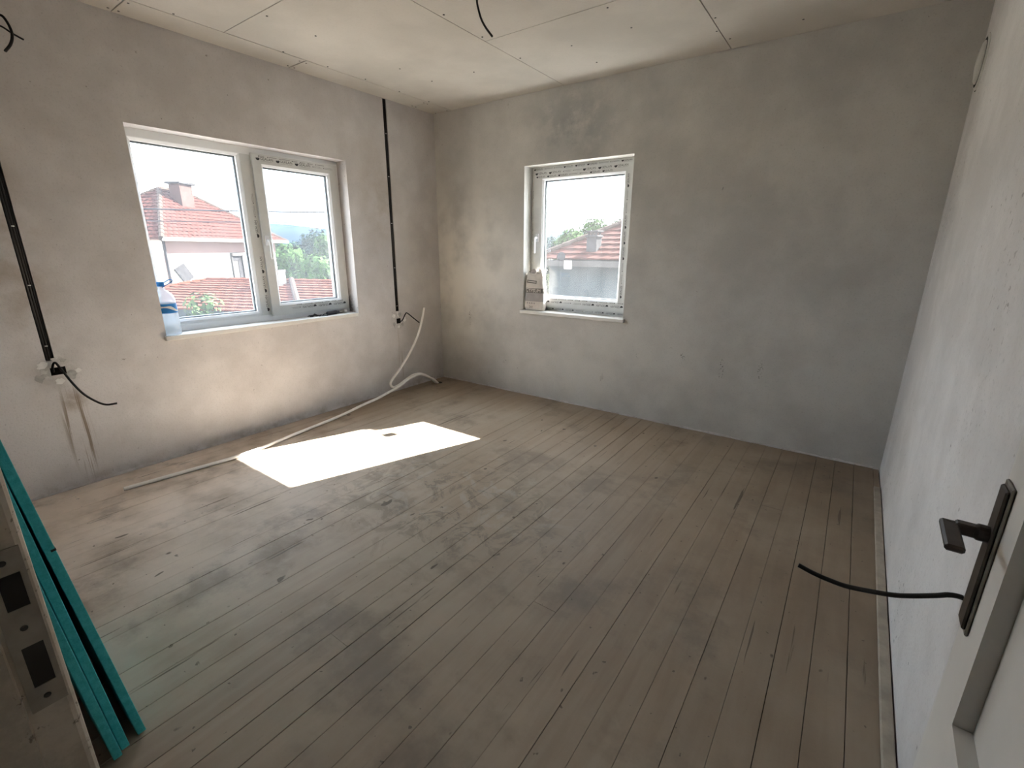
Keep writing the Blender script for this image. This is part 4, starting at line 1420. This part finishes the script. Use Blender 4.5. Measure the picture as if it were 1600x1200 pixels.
# --- trees and bush
def tree(name, base, h, blobs, leaf, nl, ls, label, cat, seed, group=None):
    rnd_ = random.Random(seed)
    t_ = tag(empty(name, tuple(base)), label, cat, group)
    b = MB()
    b.tube([base, base + Vector((0.05, 0, h * 0.35)), base + Vector((0, 0.05, h * 0.7))], [0.05 * h * 0.5, 0.035 * h * 0.5, 0.01 * h * 0.5], 8)
    for k in range(4):
        a_ = rnd_.uniform(0, 6.28)
        s0 = base + Vector((0, 0, h * rnd_.uniform(0.25, 0.5)))
        b.tube([s0, s0 + Vector((math.cos(a_) * h * 0.2, math.sin(a_) * h * 0.2, h * 0.25))], [0.018 * h * 0.5, 0.006 * h * 0.5], 6)
    b.build('trunk', M['bark'], t_)
    b = MB()
    tot = sum(q[3] ** 2 for q in blobs)
    for (bx, by, bz, br) in blobs:
        for k in range(int(nl * br * br / tot)):
            d_ = Vector((rnd_.gauss(0, 1), rnd_.gauss(0, 1), rnd_.gauss(0, 1))).normalized()
            rr = br * (0.55 + 0.5 * rnd_.random())
            p = base + Vector((bx, by, bz)) + Vector((d_.x * rr, d_.y * rr, d_.z * rr * 0.85))
            a_ = Vector((rnd_.gauss(0, 1), rnd_.gauss(0, 1), rnd_.gauss(0, 1))).normalized()
            c_ = (d_ + 0.7 * a_).cross(a_).normalized()
            e_ = c_.cross(d_ + 0.5 * a_).normalized()
            s_ = ls * rnd_.uniform(0.6, 1.3)
            b.add([p - c_ * s_, p + e_ * s_ * 0.5, p + c_ * s_, p - e_ * s_ * 0.5], [(0, 1, 2, 3)])
    b.build('foliage', leaf, t_, kind='stuff')
    return t_
def blobs_for(w_, h, k, seed):
    rnd_ = random.Random(seed)
    out = []
    for j in range(k):
        f = rnd_.random()
        zz = h * (0.35 + 0.55 * f)
        ww = w_ * (1 - 0.75 * max(0, f - 0.3))
        a_ = rnd_.uniform(0, 6.28)
        out.append((math.cos(a_) * ww * 0.6, math.sin(a_) * ww * 0.6, zz, w_ * rnd_.uniform(0.32, 0.5)))
    out += [(0, 0, h * 0.55, w_ * 0.75), (0, 0, h - w_ * 0.38, w_ * 0.42), (w_ * 0.35, -w_ * 0.2, h - w_ * 0.55, w_ * 0.4), (-w_ * 0.35, w_ * 0.1, h - w_ * 0.6, w_ * 0.4)]
    return out
TR = [(-60.2, 38, 0.5, 2.3, 'leaf', 'bushy light green tree right behind the white house corner'),
      (-58.2, 48, 1.35, 3.2, 'leaf_dark', 'tall dark blue-green tree in the middle of the row beyond the opening sash'),
      (-55.9, 42, 1.6, 2.3, 'leaf', 'light green tree at right edge of the left window view'),
      (-53.6, 55, 1.5, 3.0, 'leaf_dark', 'dark tree mostly hidden behind the right stile of left window'),
      (-57.6, 29, -0.75, 2.0, 'leaf', 'low rounded green tree just above the orange roof')]
for k, (az, dd, el, w_, lf, lab) in enumerate(TR):
    base = at(az, dd, z=GZ)
    h = CZ + dd * math.tan(R(el)) - GZ
    tree('garden_tree', base, h, blobs_for(w_, h, 12, k + 30), M[lf], 5200, 0.17, lab, 'tree', k + 60, None)
TB = [(-31.4, 34, 1.6, 1.7, 'leaf_dark', 'bluish small tree at left edge of the back window view'),
      (-28.7, 29, 2.5, 1.7, 'leaf', 'green tree left of the grey chimney beyond the back window'),
      (-26.0, 34, 3.6, 1.9, 'leaf', 'tallest green tree right behind the grey chimney'),
      (-23.4, 28, 3.4, 1.5, 'leaf', 'green tree right of the grey chimney above the red roof')]
for k, (az, dd, el, w_, lf, lab) in enumerate(TB):
    base = at(az, dd, z=GZ)
    h = CZ + dd * math.tan(R(el)) - GZ
    tree('garden_tree', base, h, blobs_for(w_, h, 10, k + 3), M[lf], 3600, 0.13, lab, 'tree', k + 80, None)
base = at(-69.2, 9.2, z=GZ)
tree('garden_bush', base, 4.0, [(0, 0, 3.2, 0.55), (-0.25, -0.35, 3.0, 0.5), (0.2, 0.45, 3.1, 0.5), (0, 0.05, 3.75, 0.28), (0.1, -0.2, 2.4, 0.6), (-0.1, 0.75, 2.9, 0.45)],
     M['leaf_bush'], 2600, 0.055, 'pale green bush rising outside the lower left of the large window', 'bush', 99)
